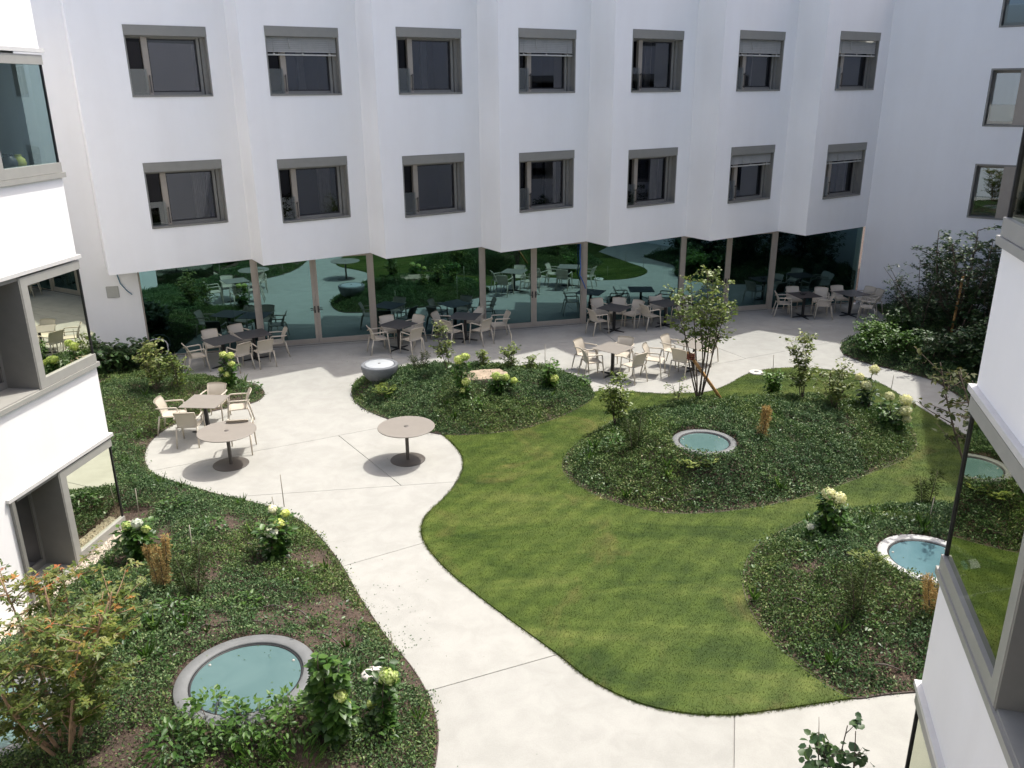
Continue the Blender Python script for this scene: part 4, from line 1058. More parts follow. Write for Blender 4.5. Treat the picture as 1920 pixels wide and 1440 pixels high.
# ---- planting beds
def bed_mesh(k):
    poly, hm, Ls = BED[k]
    g = GR[k]; st = .16
    lo, hi = poly.min(0), poly.max(0)
    X, Y = np.meshgrid(np.arange(lo[0], hi[0], st), np.arange(lo[1], hi[1], st))
    P = np.stack([X.ravel(), Y.ravel()], 1) + rng.uniform(-.04, .04, (X.size, 2))
    P = P[(g.dist(P) > .09)]
    nb = len(poly)
    vs = [Vector(p) for p in poly] + [Vector(p) for p in P]
    for kk, (x, y, zr, r, b) in RINGS.items():
        if b == k:
            vs = vs[:nb] + [q for q in vs[nb:] if not r * .75 < math.hypot(q.x - x, q.y - y) < r * 1.12]
            vs += [Vector((x + r * f_ * math.cos(a), y + r * f_ * math.sin(a))) for f_ in (.90, .985) for a in np.linspace(0, 2 * math.pi, 64, endpoint=False)]
    res = delaunay_2d_cdt(vs, [], [list(range(nb))], 1, 1e-4)
    v2 = np.array([(p.x, p.y) for p in res[0]])
    z = bed_h(k, v2) + .012 - 0.0 + .03 * (vnoise(v2, 3.1, 3) - .5) * np.clip(g.dist(v2) / .3, 0, 1)
    for kk, (x, y, zr, r, b) in RINGS.items():
        if b == k: z = np.where(np.hypot(v2[:, 0] - x, v2[:, 1] - y) < r * .95, zr - .34, z)
    me = bpy.data.meshes.new('planting_bed')
    me.from_pydata([(a, b, c) for (a, b), c in zip(v2, z)], [], [tuple(f) for f in res[2]])
    me.polygons.foreach_set('use_smooth', [True] * len(me.polygons))
    me.materials.append(M['soil'])
    o = link('planting_bed', me); tag(o, kind='structure')
    e_ = MB(); pts = [(p[0], p[1], .012) for p in poly]
    if k in 'ABC': pts = pts + [pts[0]]
    else: pts = pts[:DATA['edge'][k]]
    e_.tube(pts, .012, 4); e_.build('edging', M['edging'], o)
    return o
for k in BED: bed_mesh(k)

SLB = DATA['plants']['slab']
BARE = [(SLB[0], SLB[1], .52, 'A'), (-3.26, 19.40, .62, 'A'), (4.45, 16.9, .42, 'B'), (4.2, 16.4, .3, 'B'), (-3.1, 9.55, .55, 'D'), (-2.3, 9.35, .5, 'D'), (-3.9, 9.2, .4, 'D'), (-4.0, 6.95, .5, 'D'), (-1.75, 10.1, .35, 'D'), (-6.0, 13.9, .45, 'D'), (-6.2, 15.0, .4, 'D'), (6.0, 9.4, .35, 'C')]
def cover(k, dens, mats, seed, patch=.3, lo=.022, hi=.045, tall=.09):
    poly = BED[k][0]; g = GR[k]
    l_, h_ = poly.min(0), poly.max(0)
    n_ = int(dens * np.prod(h_ - l_))
    P = rng.uniform(l_, h_, (n_, 2))
    d = g.dist(P); ok = (d > rng.uniform(-.03, {'B': .17, 'C': .15}.get(k, .06), n_) * (.3 + 1.4 * vnoise(P, 1.7, 31))) | ((d > -.11) & (rng.random(n_) < .06) & (vnoise(P, 5.0, seed + 9) > .5))
    for kk, (x, y, z, r, b) in RINGS.items():
        if b == k: ok &= np.hypot(P[:, 0] - x, P[:, 1] - y) > r + .02
    for bx_, by_, br_, bk_ in BARE:
        if bk_ == k: ok &= (np.hypot(P[:, 0] - bx_, P[:, 1] - by_) > br_ * (.12 + 1.05 * vnoise(P, 4.5, 77))) | (rng.random(n_) < .22)
    if k == 'D':
        ok &= (np.hypot(P[:, 0], P[:, 1]) > 6.0)
        q = (P - CLc) @ np.array([-dLx[1], dLx[0]])                 # keep the gravel strip clear
        ok &= ~((q < .30 + .12 * vnoise(P, 2.0, 5)) & (P[:, 1] < 13.2))
    P, d = P[ok], d[ok]
    f1 = vnoise(P, 2.3, seed); f2 = vnoise(P, .9, seed + 1); f3 = vnoise(P, 6.5, seed + 2)
    cov = .45 * f1 + .35 * f2 + .2 * f3
    keep = rng.random(len(P)) < np.clip((cov - patch) * 5 + .05, .04, 1)
    P, d, cov, f3 = P[keep], d[keep], cov[keep], f3[keep]
    n_ = len(P)
    zt = tall * np.clip(d / .35, .25, 1) * (.15 + 1.7 * np.clip(cov - .15, 0, 1) + .9 * f3 ** 2)
    z = g.height(P) + .012 + zt * rng.random(n_) ** .6
    D = rdir(n_, .15); N = rdir(n_, .9)
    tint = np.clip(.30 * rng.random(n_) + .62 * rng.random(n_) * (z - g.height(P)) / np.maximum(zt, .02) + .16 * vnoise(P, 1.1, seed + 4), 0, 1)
    lf = [Leaves() for _ in mats]
    pick = (vnoise(P, .8, seed + 7) + rng.normal(0, .08, n_)) > .52 if len(mats) > 1 else np.zeros(n_, bool)
    sz = rng.uniform(lo, hi, n_)
    for j, L_ in enumerate(lf):
        q = pick == bool(j)
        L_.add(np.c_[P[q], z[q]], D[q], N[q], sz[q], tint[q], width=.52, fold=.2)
        if q.any(): tag(L_.build('ground_cover', M[mats[j]]), kind='stuff')
cover('A', 5200, ['ivy', 'ivy_olive'], 11, .05, .03, .055, .13)
cover('B', 5200, ['ivy', 'ivy_olive'], 23, .08, .03, .055, .13)
cover('C', 4800, ['ivy', 'ivy_olive'], 35, .14, .028, .052, .12)
cover('D', 4600, ['ivy_olive', 'ivy'], 47, .24, .026, .048, .11)
cover('R', 2500, ['ivy'], 59, .05, .035, .065, .22)

# taller mixed weeds and grasses pushing through the cover
for k, n_ in (('A', 120), ('B', 260), ('C', 220), ('D', 520), ('R', 120)):
    poly = BED[k][0]; P = rng.uniform(poly.min(0), poly.max(0), (n_ * 3, 2)); P = P[GR[k].dist(P) > .06][:n_]
    for kk, (x, y, z, r, b) in RINGS.items():
        if b == k: P = P[np.hypot(P[:, 0] - x, P[:, 1] - y) > r + .05]
    P = P[vnoise(P, 1.3, 91) > .38]
    lv = [Leaves(), Leaves()]
    for i, (x, y) in enumerate(P):
        z = GR[k].height(np.array([[x, y]]))[0] + .02; m_ = rng.integers(7, 18); hh = rng.uniform(.08, .22)
        a = rng.uniform(0, 6.283, m_); rr = hh * rng.uniform(.1, .8, m_)
        q = np.c_[x + np.cos(a) * rr, y + np.sin(a) * rr, z + hh * rng.uniform(.2, 1, m_)]
        if i % 4 == 0: lv[1].add(np.c_[np.full(m_, x), np.full(m_, y), np.full(m_, z)], np.c_[np.cos(a) * .5, np.sin(a) * .5, np.ones(m_)], rdir(m_), hh * rng.uniform(.8, 1.6, m_), rng.random(m_), width=.07)
        else: lv[0].add(q, np.c_[np.cos(a), np.sin(a), rng.uniform(-.2, .5, m_)], np.c_[rng.normal(0, .5, (m_, 2)), np.ones(m_)], rng.uniform(.035, .075, m_), .25 * rng.random(m_) + .7 * rng.random(), width=.6)
    tag(lv[0].build('weeds', M['hyd']), kind='stuff'); tag(lv[1].build('grass_tufts', M['bright']), kind='stuff')

# bark mulch, gravel strip and litter
def chips(name, P, z, lo, hi, m, flat=.6):
    n_ = len(P); mbv, mbf = [], []
    tet = np.array([(1, 0, 0), (-.5, .8, 0), (-.5, -.8, 0), (0, 0, .8)])
    a = rng.uniform(0, 6.28, n_); s = rng.uniform(lo, hi, n_)
    V = np.empty((n_, 4, 3)); c, s_ = np.cos(a), np.sin(a)
    sx = rng.uniform(.6, 1.3, n_)
    for j, (x, y, zz) in enumerate(tet):
        V[:, j, 0] = P[:, 0] + s * (x * sx * c - y * s_); V[:, j, 1] = P[:, 1] + s * (x * sx * s_ + y * c); V[:, j, 2] = z + s * zz * flat
    T = (np.array([(0, 1, 3), (1, 2, 3), (2, 0, 3)])[None] + (np.arange(n_) * 4)[:, None, None]).reshape(-1, 3)
    me = bpy.data.meshes.new(name)
    me.from_pydata(V.reshape(-1, 3).tolist(), [], T.tolist()); me.materials.append(m)
    return tag(link(name, me), kind='stuff')
q = rng.uniform(0, 1, (5200, 2)) * np.array([6.5, .32]) + np.array([-.1, .02])
P = CLc + q[:, :1] * dLx + q[:, 1:] * np.array([-dLx[1], dLx[0]])
chips('gravel_strip', P, np.maximum(GR['D'].height(P), 0) + .02, .018, .04, M['gravel'], .9)
allP, allZ = [], []
for k in BED:
    poly = BED[k][0]; P = rng.uniform(poly.min(0), poly.max(0), (26000, 2)); P = P[GR[k].dist(P) > .02]
    allP.append(P); allZ.append(GR[k].height(P) + .014)
M['mulch'] = plain('bark_mulch', (.15, .098, .07), .9, 0, .7, 55)
chips('bark_mulch', np.concatenate(allP), np.concatenate(allZ), .008, .024, M['mulch'], .5)
lit = []
for (x, y, s, n_) in ((-1.9, 10.3, .35, 70), (-1.45, 9.6, .2, 60), (-4.2, 21.9, .7, 40), (-3.9, 22.6, .8, 40), (-2.3, 11.3, .6, 30), (-3.6, 17.2, 1.5, 25), (-1.2, 7.9, .9, 22)):
    lit.append(rng.normal(0, s, (n_, 2)) + (x, y))
lit = np.concatenate(lit)[:, :2]; lv = Leaves()
lv.add(np.c_[lit, np.full(len(lit), .004)], rdir(len(lit)) * np.array([1, 1, .1]), rdir(len(lit), 3), rng.uniform(.008, .03, len(lit)), rng.random(len(lit)) * .5, width=.6)
tag(lv.build('leaf_litter', M['ivy']), kind='stuff')

# ---- skylights
def skylight(k, label, pond):
    x, y, z, r, b = RINGS[k]
    t = thing('skylight', label, 'skylight', (x, y, z), 0, 'round glass skylights in the planting beds')
    ri = r * .80
    mb = MB(); mb.lathe([(r, -.40), (r, -.012), (r - .012, 0), (ri + .01, 0), (ri, -.01), (ri, -.12)], 72); mb.build('kerb_ring', M['ring_sunlit' if k == 'C' else 'ring'], t)
    mb = MB(); mb.lathe([(ri - .001, -.05), (ri - .001, -.022), (ri - .028, -.022), (ri - .028, -.05)], 72); mb.build('gasket', M['gasket'], t)
    mb = MB(); mb.lathe([(ri - .02, -.06), (ri - .026, -.03), (0, -.03)], 72, smooth=False); mb.build('glass_disc', M[pond], t)
    mb = MB()
    ang_ = rng.uniform(0, 6.283, 34); rr_ = r * np.sqrt(rng.uniform(.15, 1, 34)) * .985; on = rr_ > ri + .01
    lv = Leaves(); zz_ = np.where(on, .004, -.026); lv.add(np.c_[np.cos(ang_) * rr_, np.sin(ang_) * rr_, zz_], rdir(34) * np.array([1, 1, .08]), rdir(34, 3), rng.uniform(.01, .035, 34), rng.random(34) * .7, width=.6); lv.build('fallen_leaves', M['ivy_olive'], t)
    for a in (.6, 2.7, 4.6):
        mb.lathe([(.018, -.03), (.016, -.02), (0, -.018)], 10, (math.cos(a) * (ri - .08), math.sin(a) * (ri - .08), 0))
    mb.build('fixing_stud', M['frame_light'], t)
    return t
skylight('D', 'largest round teal skylight, grey ring, near the maple tree', 'pond')
skylight('B', 'round teal skylight on the island bed below the multi-stem tree', 'pond')
skylight('C', 'round blue skylight with ring coloured sunlit-bright, half hidden by the shaded building', 'pond_blue')
skylight('L', 'round skylight mostly hidden behind the maple leaves', 'pond')
# ================================================================== furniture
def table_square(name, label, topmat, group):
    t = thing(name, label, 'table', group=group)
    mb = MB(); mb.box(-.405, .405, -.405, .405, .722, .735); mb.build('tabletop', M[topmat], t, .004)
    mb = MB(); mb.box(-.035, .035, -.035, .035, .012, .705); mb.build('column', M['black'], t, .004)
    mb = MB(); mb.box(-.20, .20, -.025, .025, .705, .7215); mb.box(-.025, .025, -.20, -.026, .706, .7213); mb.box(-.025, .025, .026, .20, .706, .7213); mb.build('top_bracket', M['black'], t)
    for a in range(4):
        R_ = Matrix.Rotation(a * math.pi / 2, 4, 'Z')
        mb = MB(); v = [R_ @ Vector(p) for p in [(.036, -.025, 0.004), (.36, -.02, 0.004), (.36, .02, 0.004), (.036, .025, 0.004), (.036, -.025, .05), (.36, -.02, .022), (.36, .02, .022), (.036, .025, .05)]]
        mb.add(v, [(3, 2, 1, 0), (4, 5, 6, 7), (0, 1, 5, 4), (1, 2, 6, 5), (2, 3, 7, 6), (3, 0, 4, 7)])
        mb.build('foot', M['black'], t)
    return t

def chair_proto():
    t = thing('armchair', 'x', 'chair', group='beige resin armchairs on the courtyard paving')
    def sheet(fn, nu, nv, th):
        """two-sided curved plate with thickness th along its own normal"""
        P = [[Vector(fn(i / nu, j / nv)) for j in range(nv + 1)] for i in range(nu + 1)]
        Nn = [[None] * (nv + 1) for _ in range(nu + 1)]
        for i in range(nu + 1):
            for j in range(nv + 1):
                du = P[min(i + 1, nu)][j] - P[max(i - 1, 0)][j]; dv = P[i][min(j + 1, nv)] - P[i][max(j - 1, 0)]
                Nn[i][j] = du.cross(dv).normalized()
        k = (nu + 1) * (nv + 1); v = [P[i][j] for i in range(nu + 1) for j in range(nv + 1)] + [P[i][j] - Nn[i][j] * th for i in range(nu + 1) for j in range(nv + 1)]
        ix = lambda i, j: i * (nv + 1) + j
        f = []
        for i in range(nu):
            for j in range(nv):
                a = (ix(i, j), ix(i + 1, j), ix(i + 1, j + 1), ix(i, j + 1)); f.append(a); f.append(tuple(q + k for q in reversed(a)))
        bd = [ix(i, 0) for i in range(nu + 1)] + [ix(nu, j) for j in range(1, nv + 1)] + [ix(i, nv) for i in range(nu - 1, -1, -1)] + [ix(0, j) for j in range(nv - 1, 0, -1)]
        for a, b in zip(bd, bd[1:] + bd[:1]): f.append((a, b, b + k, a + k))
        mb = MB(); mb.add(v, f, True); return mb
    def seat(u, v):
        x = -.20 + .45 * u; y = (v - .5) * (.46 - .03 * (1 - u))
        z = .452 - .018 * math.sin(math.pi * min(1, u * 1.15)) * (1 - (2 * v - 1) ** 2) - .045 * max(0, (u - .82) / .18) ** 2
        return x, y, z
    def back(u, v):
        h = u; y = (v - .5) * (.43 + .03 * h)
        x = -.205 - .02 * h - .105 * h * h + .035 * (2 * v - 1) ** 2
        z = .455 + .365 * h - .018 * (2 * v - 1) ** 4 * h
        return x, y, z
    o = sheet(seat, 8, 8, .022).build('seat', M['chair'], t)
    o = sheet(back, 7, 8, .02).build('backrest', M['chair'], t)
    for s in (-1, 1):
        mb = MB(); mb.tube([(.27, s * .255, 0), (.245, s * .25, .22), (.22, s * .245, .43), (.20, s * .25, .635)], [.014, .017, .019, .017], 8); mb.build('leg', M['chair'], t)
        mb = MB(); mb.tube([(-.31, s * .235, 0), (-.265, s * .228, .22), (-.215, s * .22, .46)], [.014, .018, .02], 8); mb.build('leg', M['chair'], t)
        mb = MB(); mb.tube([(.203, s * .25, .625), (.19, s * .252, .655), (.15, s * .256, .668), (-.05, s * .258, .662), (-.22, s * .245, .655), (-.27, s * .222, .65)], [.017, .019, .019, .018, .016, .013], 8); mb.build('armrest', M['chair'], t)
    return t

TB = {k: (v[0], v[1] + (0 if k == 'J' else .12), *v[2:]) for k, v in DATA['tables'].items()}
TLAB = {
 'A1': ('top_dark', 'leftmost dark square table, pushed against its twin by the glass wall'),
 'A2': ('top_dark', 'dark square table joined to the right side of the leftmost table'),
 'B': ('top_dark', 'dark square table in shade behind the stone fountain bowl'),
 'C': ('top_dark', 'dark square table by the glass, between the fountain bowl table and glass door'),
 'D': ('top_dark', 'dark square table in shade behind the left sunlit square table'),
 'E': ('top_dark', 'dark square table by the glass, half hidden by the multi-stem tree'),
 'F': ('top_dark', 'dark square table with an ashtray near the right end of the glass'),
 'G': ('top_dark', 'farthest right dark square table against the shaded white wing'),
 'H': ('top_pale', 'pale square table in the sun, with five chairs, left of the multi-stem tree'),
 'I': ('top_pale', 'pale square table in the sun, seen through the multi-stem tree'),
 'J': ('top_pale', 'taupe square table in the round paved bay by the left bed'),
}
first = None
protos = {}
TGRP = 'square pedestal tables on the courtyard paving'
for k, (mt, lab) in TLAB.items():
    x, y, la, lb, ang = TB[k]
    if mt not in protos: protos[mt] = o = table_square('square_table', lab, mt, TGRP); o.location = (x, y, 0); o.rotation_euler = (0, 0, rad(ang))
    else: dup(protos[mt], (x, y, 0), rad(ang), lab)
CHL = {
 'A': ['armchair at the left end of the two joined dark tables, facing right', 'armchair behind the left joined table, its back against the glass', 'armchair behind the right joined table, its back against the glass', 'armchair on the courtyard side of the left joined table', 'armchair on the courtyard side of the right joined table', 'armchair at the right end of the two joined dark tables'],
 'B': ['armchair at the front left of the dark table behind the fountain bowl', 'armchair at the front right of the dark table behind the fountain bowl', 'armchair by the glass, back left of the table behind the fountain bowl', 'armchair by the glass, back right of the table behind the fountain bowl'],
 'C': ['armchair at the left side of the dark table beside the middle glass door', 'armchair seen from behind, in front of the table beside the middle glass door', 'armchair at the front right of the table beside the middle glass door', 'armchair standing apart on the right of the table, before the glass door', 'armchair behind the table beside the middle glass door, back to the glass'],
 'D': ['armchair left of the shaded dark table behind the left sunlit table', 'armchair seen from behind, front left of the shaded table above the sunlit ones', 'armchair by the glass behind the shaded table above the sunlit ones', 'armchair right of the shaded table, nearest to the multi-stem tree'],
 'E': ['armchair behind the tree-hidden dark table, left back corner', 'armchair in front of the dark table hidden by the multi-stem tree', 'armchair right of the tree-hidden dark table, seen through leaves'],
 'F': ['armchair back left at the ashtray table near the right glass end', 'armchair front left at the ashtray table near the right glass end', 'armchair front right at the ashtray table, seen from behind', 'armchair turned aside behind the ashtray table'],
 'G': ['armchair on the left of the farthest right table', 'armchair turned askew in front of the farthest right table', 'armchair behind the farthest right table against the white wing', 'armchair at the right of the farthest table, beside the dark planting'],
 'H': ['sunlit armchair at the back left of the five-chair pale table', 'shaded-seat armchair at the front left of the five-chair pale table', 'armchair at the back of the five-chair pale table', 'armchair turned away to the right from the five-chair pale table', 'armchair seen from behind at the front of the five-chair pale table'],
 'I': ['sunlit armchair left of the pale table seen through the tree', 'armchair seen from behind in front of the pale table seen through the tree', 'armchair at the back right of the pale table seen through the tree'],
 'J': ['armchair at the left of the taupe table, beside the left bed', 'armchair seen from behind, in front of the taupe table in the paved bay', 'armchair behind the taupe table, backed by the planting', 'armchair at the right of the taupe table, turned to it', 'lone armchair half hidden by the left round table'],
}
FIX = {('J', 0): (-7.40, 17.02, 4), ('J', 1): (-6.80, 16.40, 94), ('J', 2): (-6.72, 17.72, -92), ('J', 3): (-6.08, 17.42, 196), ('J', 4): (-5.60, 15.98, 100),
       ('H', 0): (1.96, 21.12, -38), ('H', 1): (2.06, 20.52, 14), ('H', 2): (2.95, 21.20, -112), ('H', 3): (3.68, 20.66, -22), ('H', 4): (3.08, 20.18, 128),
       ('I', 0): (4.30, 21.42, -40), ('I', 1): (4.40, 20.52, 50), ('I', 2): (5.25, 21.55, -125),
       ('G', 1): (11.35, 25.92, 150), ('F', 3): (10.15, 26.85, -110), ('C', 3): (-.35, 24.20, 195)}
ch0 = chair_proto(); ch_used = False
ch0.scale = (.96, .96, .97)
for k, chairs in DATA['chairs'].items():
    for i, (x, y, a) in enumerate(chairs):
        lab = CHL[k][i]
        if (k, i) in FIX: x, y, a = FIX[(k, i)]
        else:
            tk = ('A1', 'A1', 'A2', 'A1', 'A2', 'A2')[i] if k == 'A' else k
            c = np.array(TB[tk][:2]); p = np.array([x, y - .17]); d = p - c; L_ = np.hypot(*d)
            d = d / L_ * min(max(L_, .62), .80); p = c + d
            x, y = p; a = math.degrees(math.atan2(-d[1], -d[0])) + random.uniform(-9, 9)
        if not ch_used:
            ch0.location = (x, y, 0); ch0.rotation_euler = (0, 0, rad(a)); ch0['label'] = lab; ch_used = True
        else: dup(ch0, (x, y, 0), rad(a), lab)

def round_table(loc, label):
    t = thing('round_table', label, 'table', (*loc, 0), 0, 'round pedestal tables')
    mb = MB(); mb.lathe([(0, .705), (.555, .705), (.567, .712), (.567, .722), (.56, .728), (0, .729)], 72, smooth=False); mb.build('tabletop', M['top_pale'], t)
    mb = MB(); mb.lathe([(.05, .7285), (.045, .734), (0, .735)], 20); mb.build('center_cap', M['bronze'], t)
    mb = MB(); mb.lathe([(.038, .016), (.036, .2), (.036, .70)], 20); mb.lathe([(.13, .69), (.13, .7048), (0, .7048)], 20); mb.build('column', M['bronze'], t)
    mb = MB(); mb.lathe([(.345, .001), (.35, .008), (.34, .014), (.05, .02), (0, .02)], 56); mb.build('base_disc', M['bronze'], t)
    return t
for p, l_ in zip(DATA['round'], ('left round pedestal table, overlapping a chair in the paved bay', 'right round pedestal table, beside the fountain bed and lawn')): round_table(p, l_)

ax, ay = TB['F'][:2]
at_ = thing('ashtray', 'small dark ashtray on the table near the right glass end', 'ashtray', (ax - .05, ay, .735))
mb = MB(); mb.lathe([(0, 0), (.06, 0), (.075, .03), (.065, .03), (.055, .012), (0, .01)], 20); mb.build('bowl', M['black'], at_)
mb = MB()
for a in range(4): mb.tube([(.07 * math.cos(a * 1.57), .07 * math.sin(a * 1.57), .028), (.095 * math.cos(a * 1.57), .095 * math.sin(a * 1.57), .05)], .012, 5)
mb.build('rest', M['black'], at_)

fx, fy, _ = DATA['plants']['fountain']
ft = thing('fountain_bowl', 'dark stone half-sphere bowl with pale metal lid at the bed corner', 'fountain', (fx, fy + .12, .07))
mb = MB(); pr = [(.10, .0)] + [(.455 * math.sin(a), .60 - .46 * math.cos(a) - .0) for a in np.linspace(.55, math.pi / 2, 12)] + [(.452, .612), (.44, .62), (.375, .62), (.368, .605), (0, .603)]
mb.lathe([(.20, .0), (.20, .2)] + pr[1:], 64); mb.build('bowl', M['bowl'], ft)
mb = MB(); mb.lathe([(.352, .604), (.352, .622), (.345, .626), (.05, .632), (0, .632)], 56); mb.build('lid', M['lid'], ft)
mb = MB(); mb.lathe([(.035, .632), (.03, .642), (0, .643)], 16); mb.build('nozzle', M['ring'], ft)

x, y, z = DATA['plants']['slab']
sl = thing('stone_slab', 'flat tan sandstone slab lying in the fountain bed between hydrangeas', 'stone', (x, y, z), rad(12))
mb = MB(); pts = [(-.50, -.30), (-.1, -.36), (.45, -.30), (.56, .02), (.42, .34), (0, .38), (-.42, .33), (-.56, .05)]
mb.prism(pts, -.05, .20); mb.build('slab_block', M['sand'], sl, .025, 2)
x, y, z = DATA['plants']['boulder']
bm = bmesh.new(); bmesh.ops.create_icosphere(bm, subdivisions=3, radius=1)
for v in bm.verts:
    n_ = math.sin(v.co.x * 3.1 + 1) * math.sin(v.co.y * 2.7) * .12 + math.sin(v.co.z * 5 + v.co.x * 4) * .06
    v.co = v.co * (1 + n_); v.co.x *= .20; v.co.y *= .15; v.co.z = v.co.z * .13 + .05
me = bpy.data.meshes.new('boulder'); bm.to_mesh(me); bm.free(); me.materials.append(M['stone'])
for p in me.polygons: p.use_smooth = True
o = link('boulder', me); o.location = (x, y, z); tag(o, 'rough white boulder beside the white-headed hydrangea near the path', 'stone')

# coil of clear pipe leaning by the end wall
hc = W(-10.25, .22)
mb = MB()
pts = []
for i in range(140):
    a = i / 140 * 2 * math.pi * 4; r_ = .27 + .012 * math.sin(i * .7)
    pts.append((hc[0] + FE[0] * r_ * math.cos(a), hc[1] + FE[1] * r_ * math.cos(a) + .012 * math.sin(i), .30 + r_ * math.sin(a)))
mb.tube(pts, .011, 5); tag(mb.build('pipe_coil', M['cap']), 'coil of pale pipe leaning against the left end of the glass', 'pipe coil')

HL = ['upper hose arc above the largest skylight', 'middle hose arc above the largest skylight', 'lower hose arc just above the largest skylight rim', 'hose crossing bare soil at the bottom edge below the largest skylight', 'short hose piece beside the hydrangea near the path', 'short hose piece in the left bed above the middle arc', 'short hose piece under the yellow ferns of the island bed', 'hose piece along the front edge of the island bed', 'short hose piece at the right end of the island bed', 'hose piece right of the thin green conifer in the right bed', 'hose piece at the left part of the right bed', 'hose piece near the path corner of the right bed']
for h, lb in zip(DATA['plants']['hoses'], HL):
    P = np.array(h); sm = []
    for i in range(len(P) - 1):
        for t in np.linspace(0, 1, 6)[:-1]:
            p0, p1, p2, p3 = P[max(i - 1, 0)], P[i], P[i + 1], P[min(i + 2, len(P) - 1)]
            sm.append(.5 * ((2 * p1) + (-p0 + p2) * t + (2 * p0 - 5 * p1 + 4 * p2 - p3) * t * t + (-p0 + 3 * p1 - 3 * p2 + p3) * t ** 3))
    sm.append(P[-1]); sm = np.array(sm); sm[:, 2] += .065 + .03 * np.sin(np.arange(len(sm)) * .9)
    mb = MB(); mb.tube([tuple(p) for p in sm], .010, 6); tag(mb.build('irrigation_hose', M['hose']), 'brown irrigation ' + lb, 'hose', 'irrigation hoses on the beds')
RLB = ['behind the white hydrangea by the gravel strip', 'beside the thin dark conifer of the left bed', 'taller of two behind the path-side hydrangea', 'shorter of two behind the path-side hydrangea', 'above the big-headed hydrangea near the boulder', 'at the right end of the fountain bed', 'beside the feathery green plant next to the fountain bowl', 'on the leafy hydrangea at the lawn edge', 'beside the far right cream hydrangea of the island bed', 'above the upper cream hydrangea of the island bed', 'at the blue skylight', 'above the white flower by the end wall', 'before the shaded wing wall', 'among the dark shrubs of the fountain bed']
for (x, y, z, h), lb in zip(DATA['plants']['rods'], RLB):
    mb = MB(); tx, ty = random.uniform(-.04, .04), random.uniform(-.03, .03)
    mb.tube([(x, y, z), (x + tx, y + ty, z + max(h, .5))], .008, 5); tag(mb.build('plant_rod', M['rod']), 'thin bamboo rod standing ' + lb, 'plant rod', 'bamboo plant rods')

# ================================================================== plants
def stem_curve(p, q, bend=.12, n_=6):
    p, q = np.array(p, float), np.array(q, float); L_ = np.linalg.norm(q - p)
    o = rng.normal(0, bend * L_ * .5, 3); o[2] = abs(o[2]) * .3
    t = np.linspace(0, 1, n_)[:, None]
    return p * (1 - t) + q * t + o * (4 * t * (1 - t)) * .6

def flower_head(parent, c, r, mat):
    c = np.array(c)
    core = MB(); core.lathe([(0, -r * .7), (r * .55, -r * .5), (r * .78, 0), (r * .55, r * .5), (0, r * .7)], 10, tuple(c))
    lv = Leaves(); n_ = int(150 + 900 * r)
    d = rdir(n_, .12); P = c + d * (r * rng.uniform(.72, 1.0, n_))[:, None] * np.array([1, 1, .85]) * (1 + .08 * np.sin(d[:, :1] * 7))
    T = unit(np.cross(d, rdir(n_)))
    lv.add(P - T * .018, T, d + .5 * rdir(n_), rng.uniform(.026, .046, n_), rng.random(n_), width=.9, fold=.1)
    v, f = core.v, core.f
    V = np.array(v, float); tr = []
    for q in f:
        tr += [(q[0], q[i], q[i + 1]) for i in range(1, len(q) - 1)]
    lv.V.append(V); lv.T.append(np.array(tr) + lv.o); lv.A.append(np.full(len(tr), .2)); lv.o += len(V)
    return lv.build('flower_head', M[mat], parent)

def hydrangea(label, loc, h, heads, width=.28, leaves=190, mat='hyd', size=.10):
    t = thing('hydrangea', label, 'hydrangea', loc, 0, 'hydrangeas in the planting beds')
    sb = MB(); lv = Leaves()
    tips = [np.array((hx, hy, hz)) for hx, hy, hz, r, m in heads]
    ns = max(5, len(tips) + 3)
    ends = tips + [np.array((rng.normal(0, width * .55), rng.normal(0, width * .55), h * rng.uniform(.62, 1.02))) for _ in range(ns - len(tips))]
    per = int(leaves * 1.7) // len(ends)
    for e_ in ends:
        c = stem_curve((rng.normal(0, .03), rng.normal(0, .03), -.03), e_ - np.array([0, 0, .03]))
        sb.tube(c, np.linspace(.010, .005, len(c)), 5)
        u = rng.uniform(.15, 1, per); k = u * (len(c) - 1); i = np.minimum(k.astype(int), len(c) - 2); f = (k - i)[:, None]
        P = c[i] * (1 - f) + c[i + 1] * f
        a = rng.uniform(0, 6.283, per); D = np.c_[np.cos(a), np.sin(a), rng.uniform(-.55, .35, per)]
        P = P + D * rng.uniform(.01, width * .38, per)[:, None]
        N = np.c_[rng.normal(0, .35, (per, 2)), np.ones(per)]
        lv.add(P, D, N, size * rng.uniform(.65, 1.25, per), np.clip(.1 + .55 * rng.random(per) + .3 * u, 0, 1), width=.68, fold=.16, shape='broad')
    sb.build('stem', M['bark'], t); lv.build('foliage', M[mat], t)
    for hx, hy, hz, r, m in heads: flower_head(t, (hx, hy, hz), r, m)
    return t

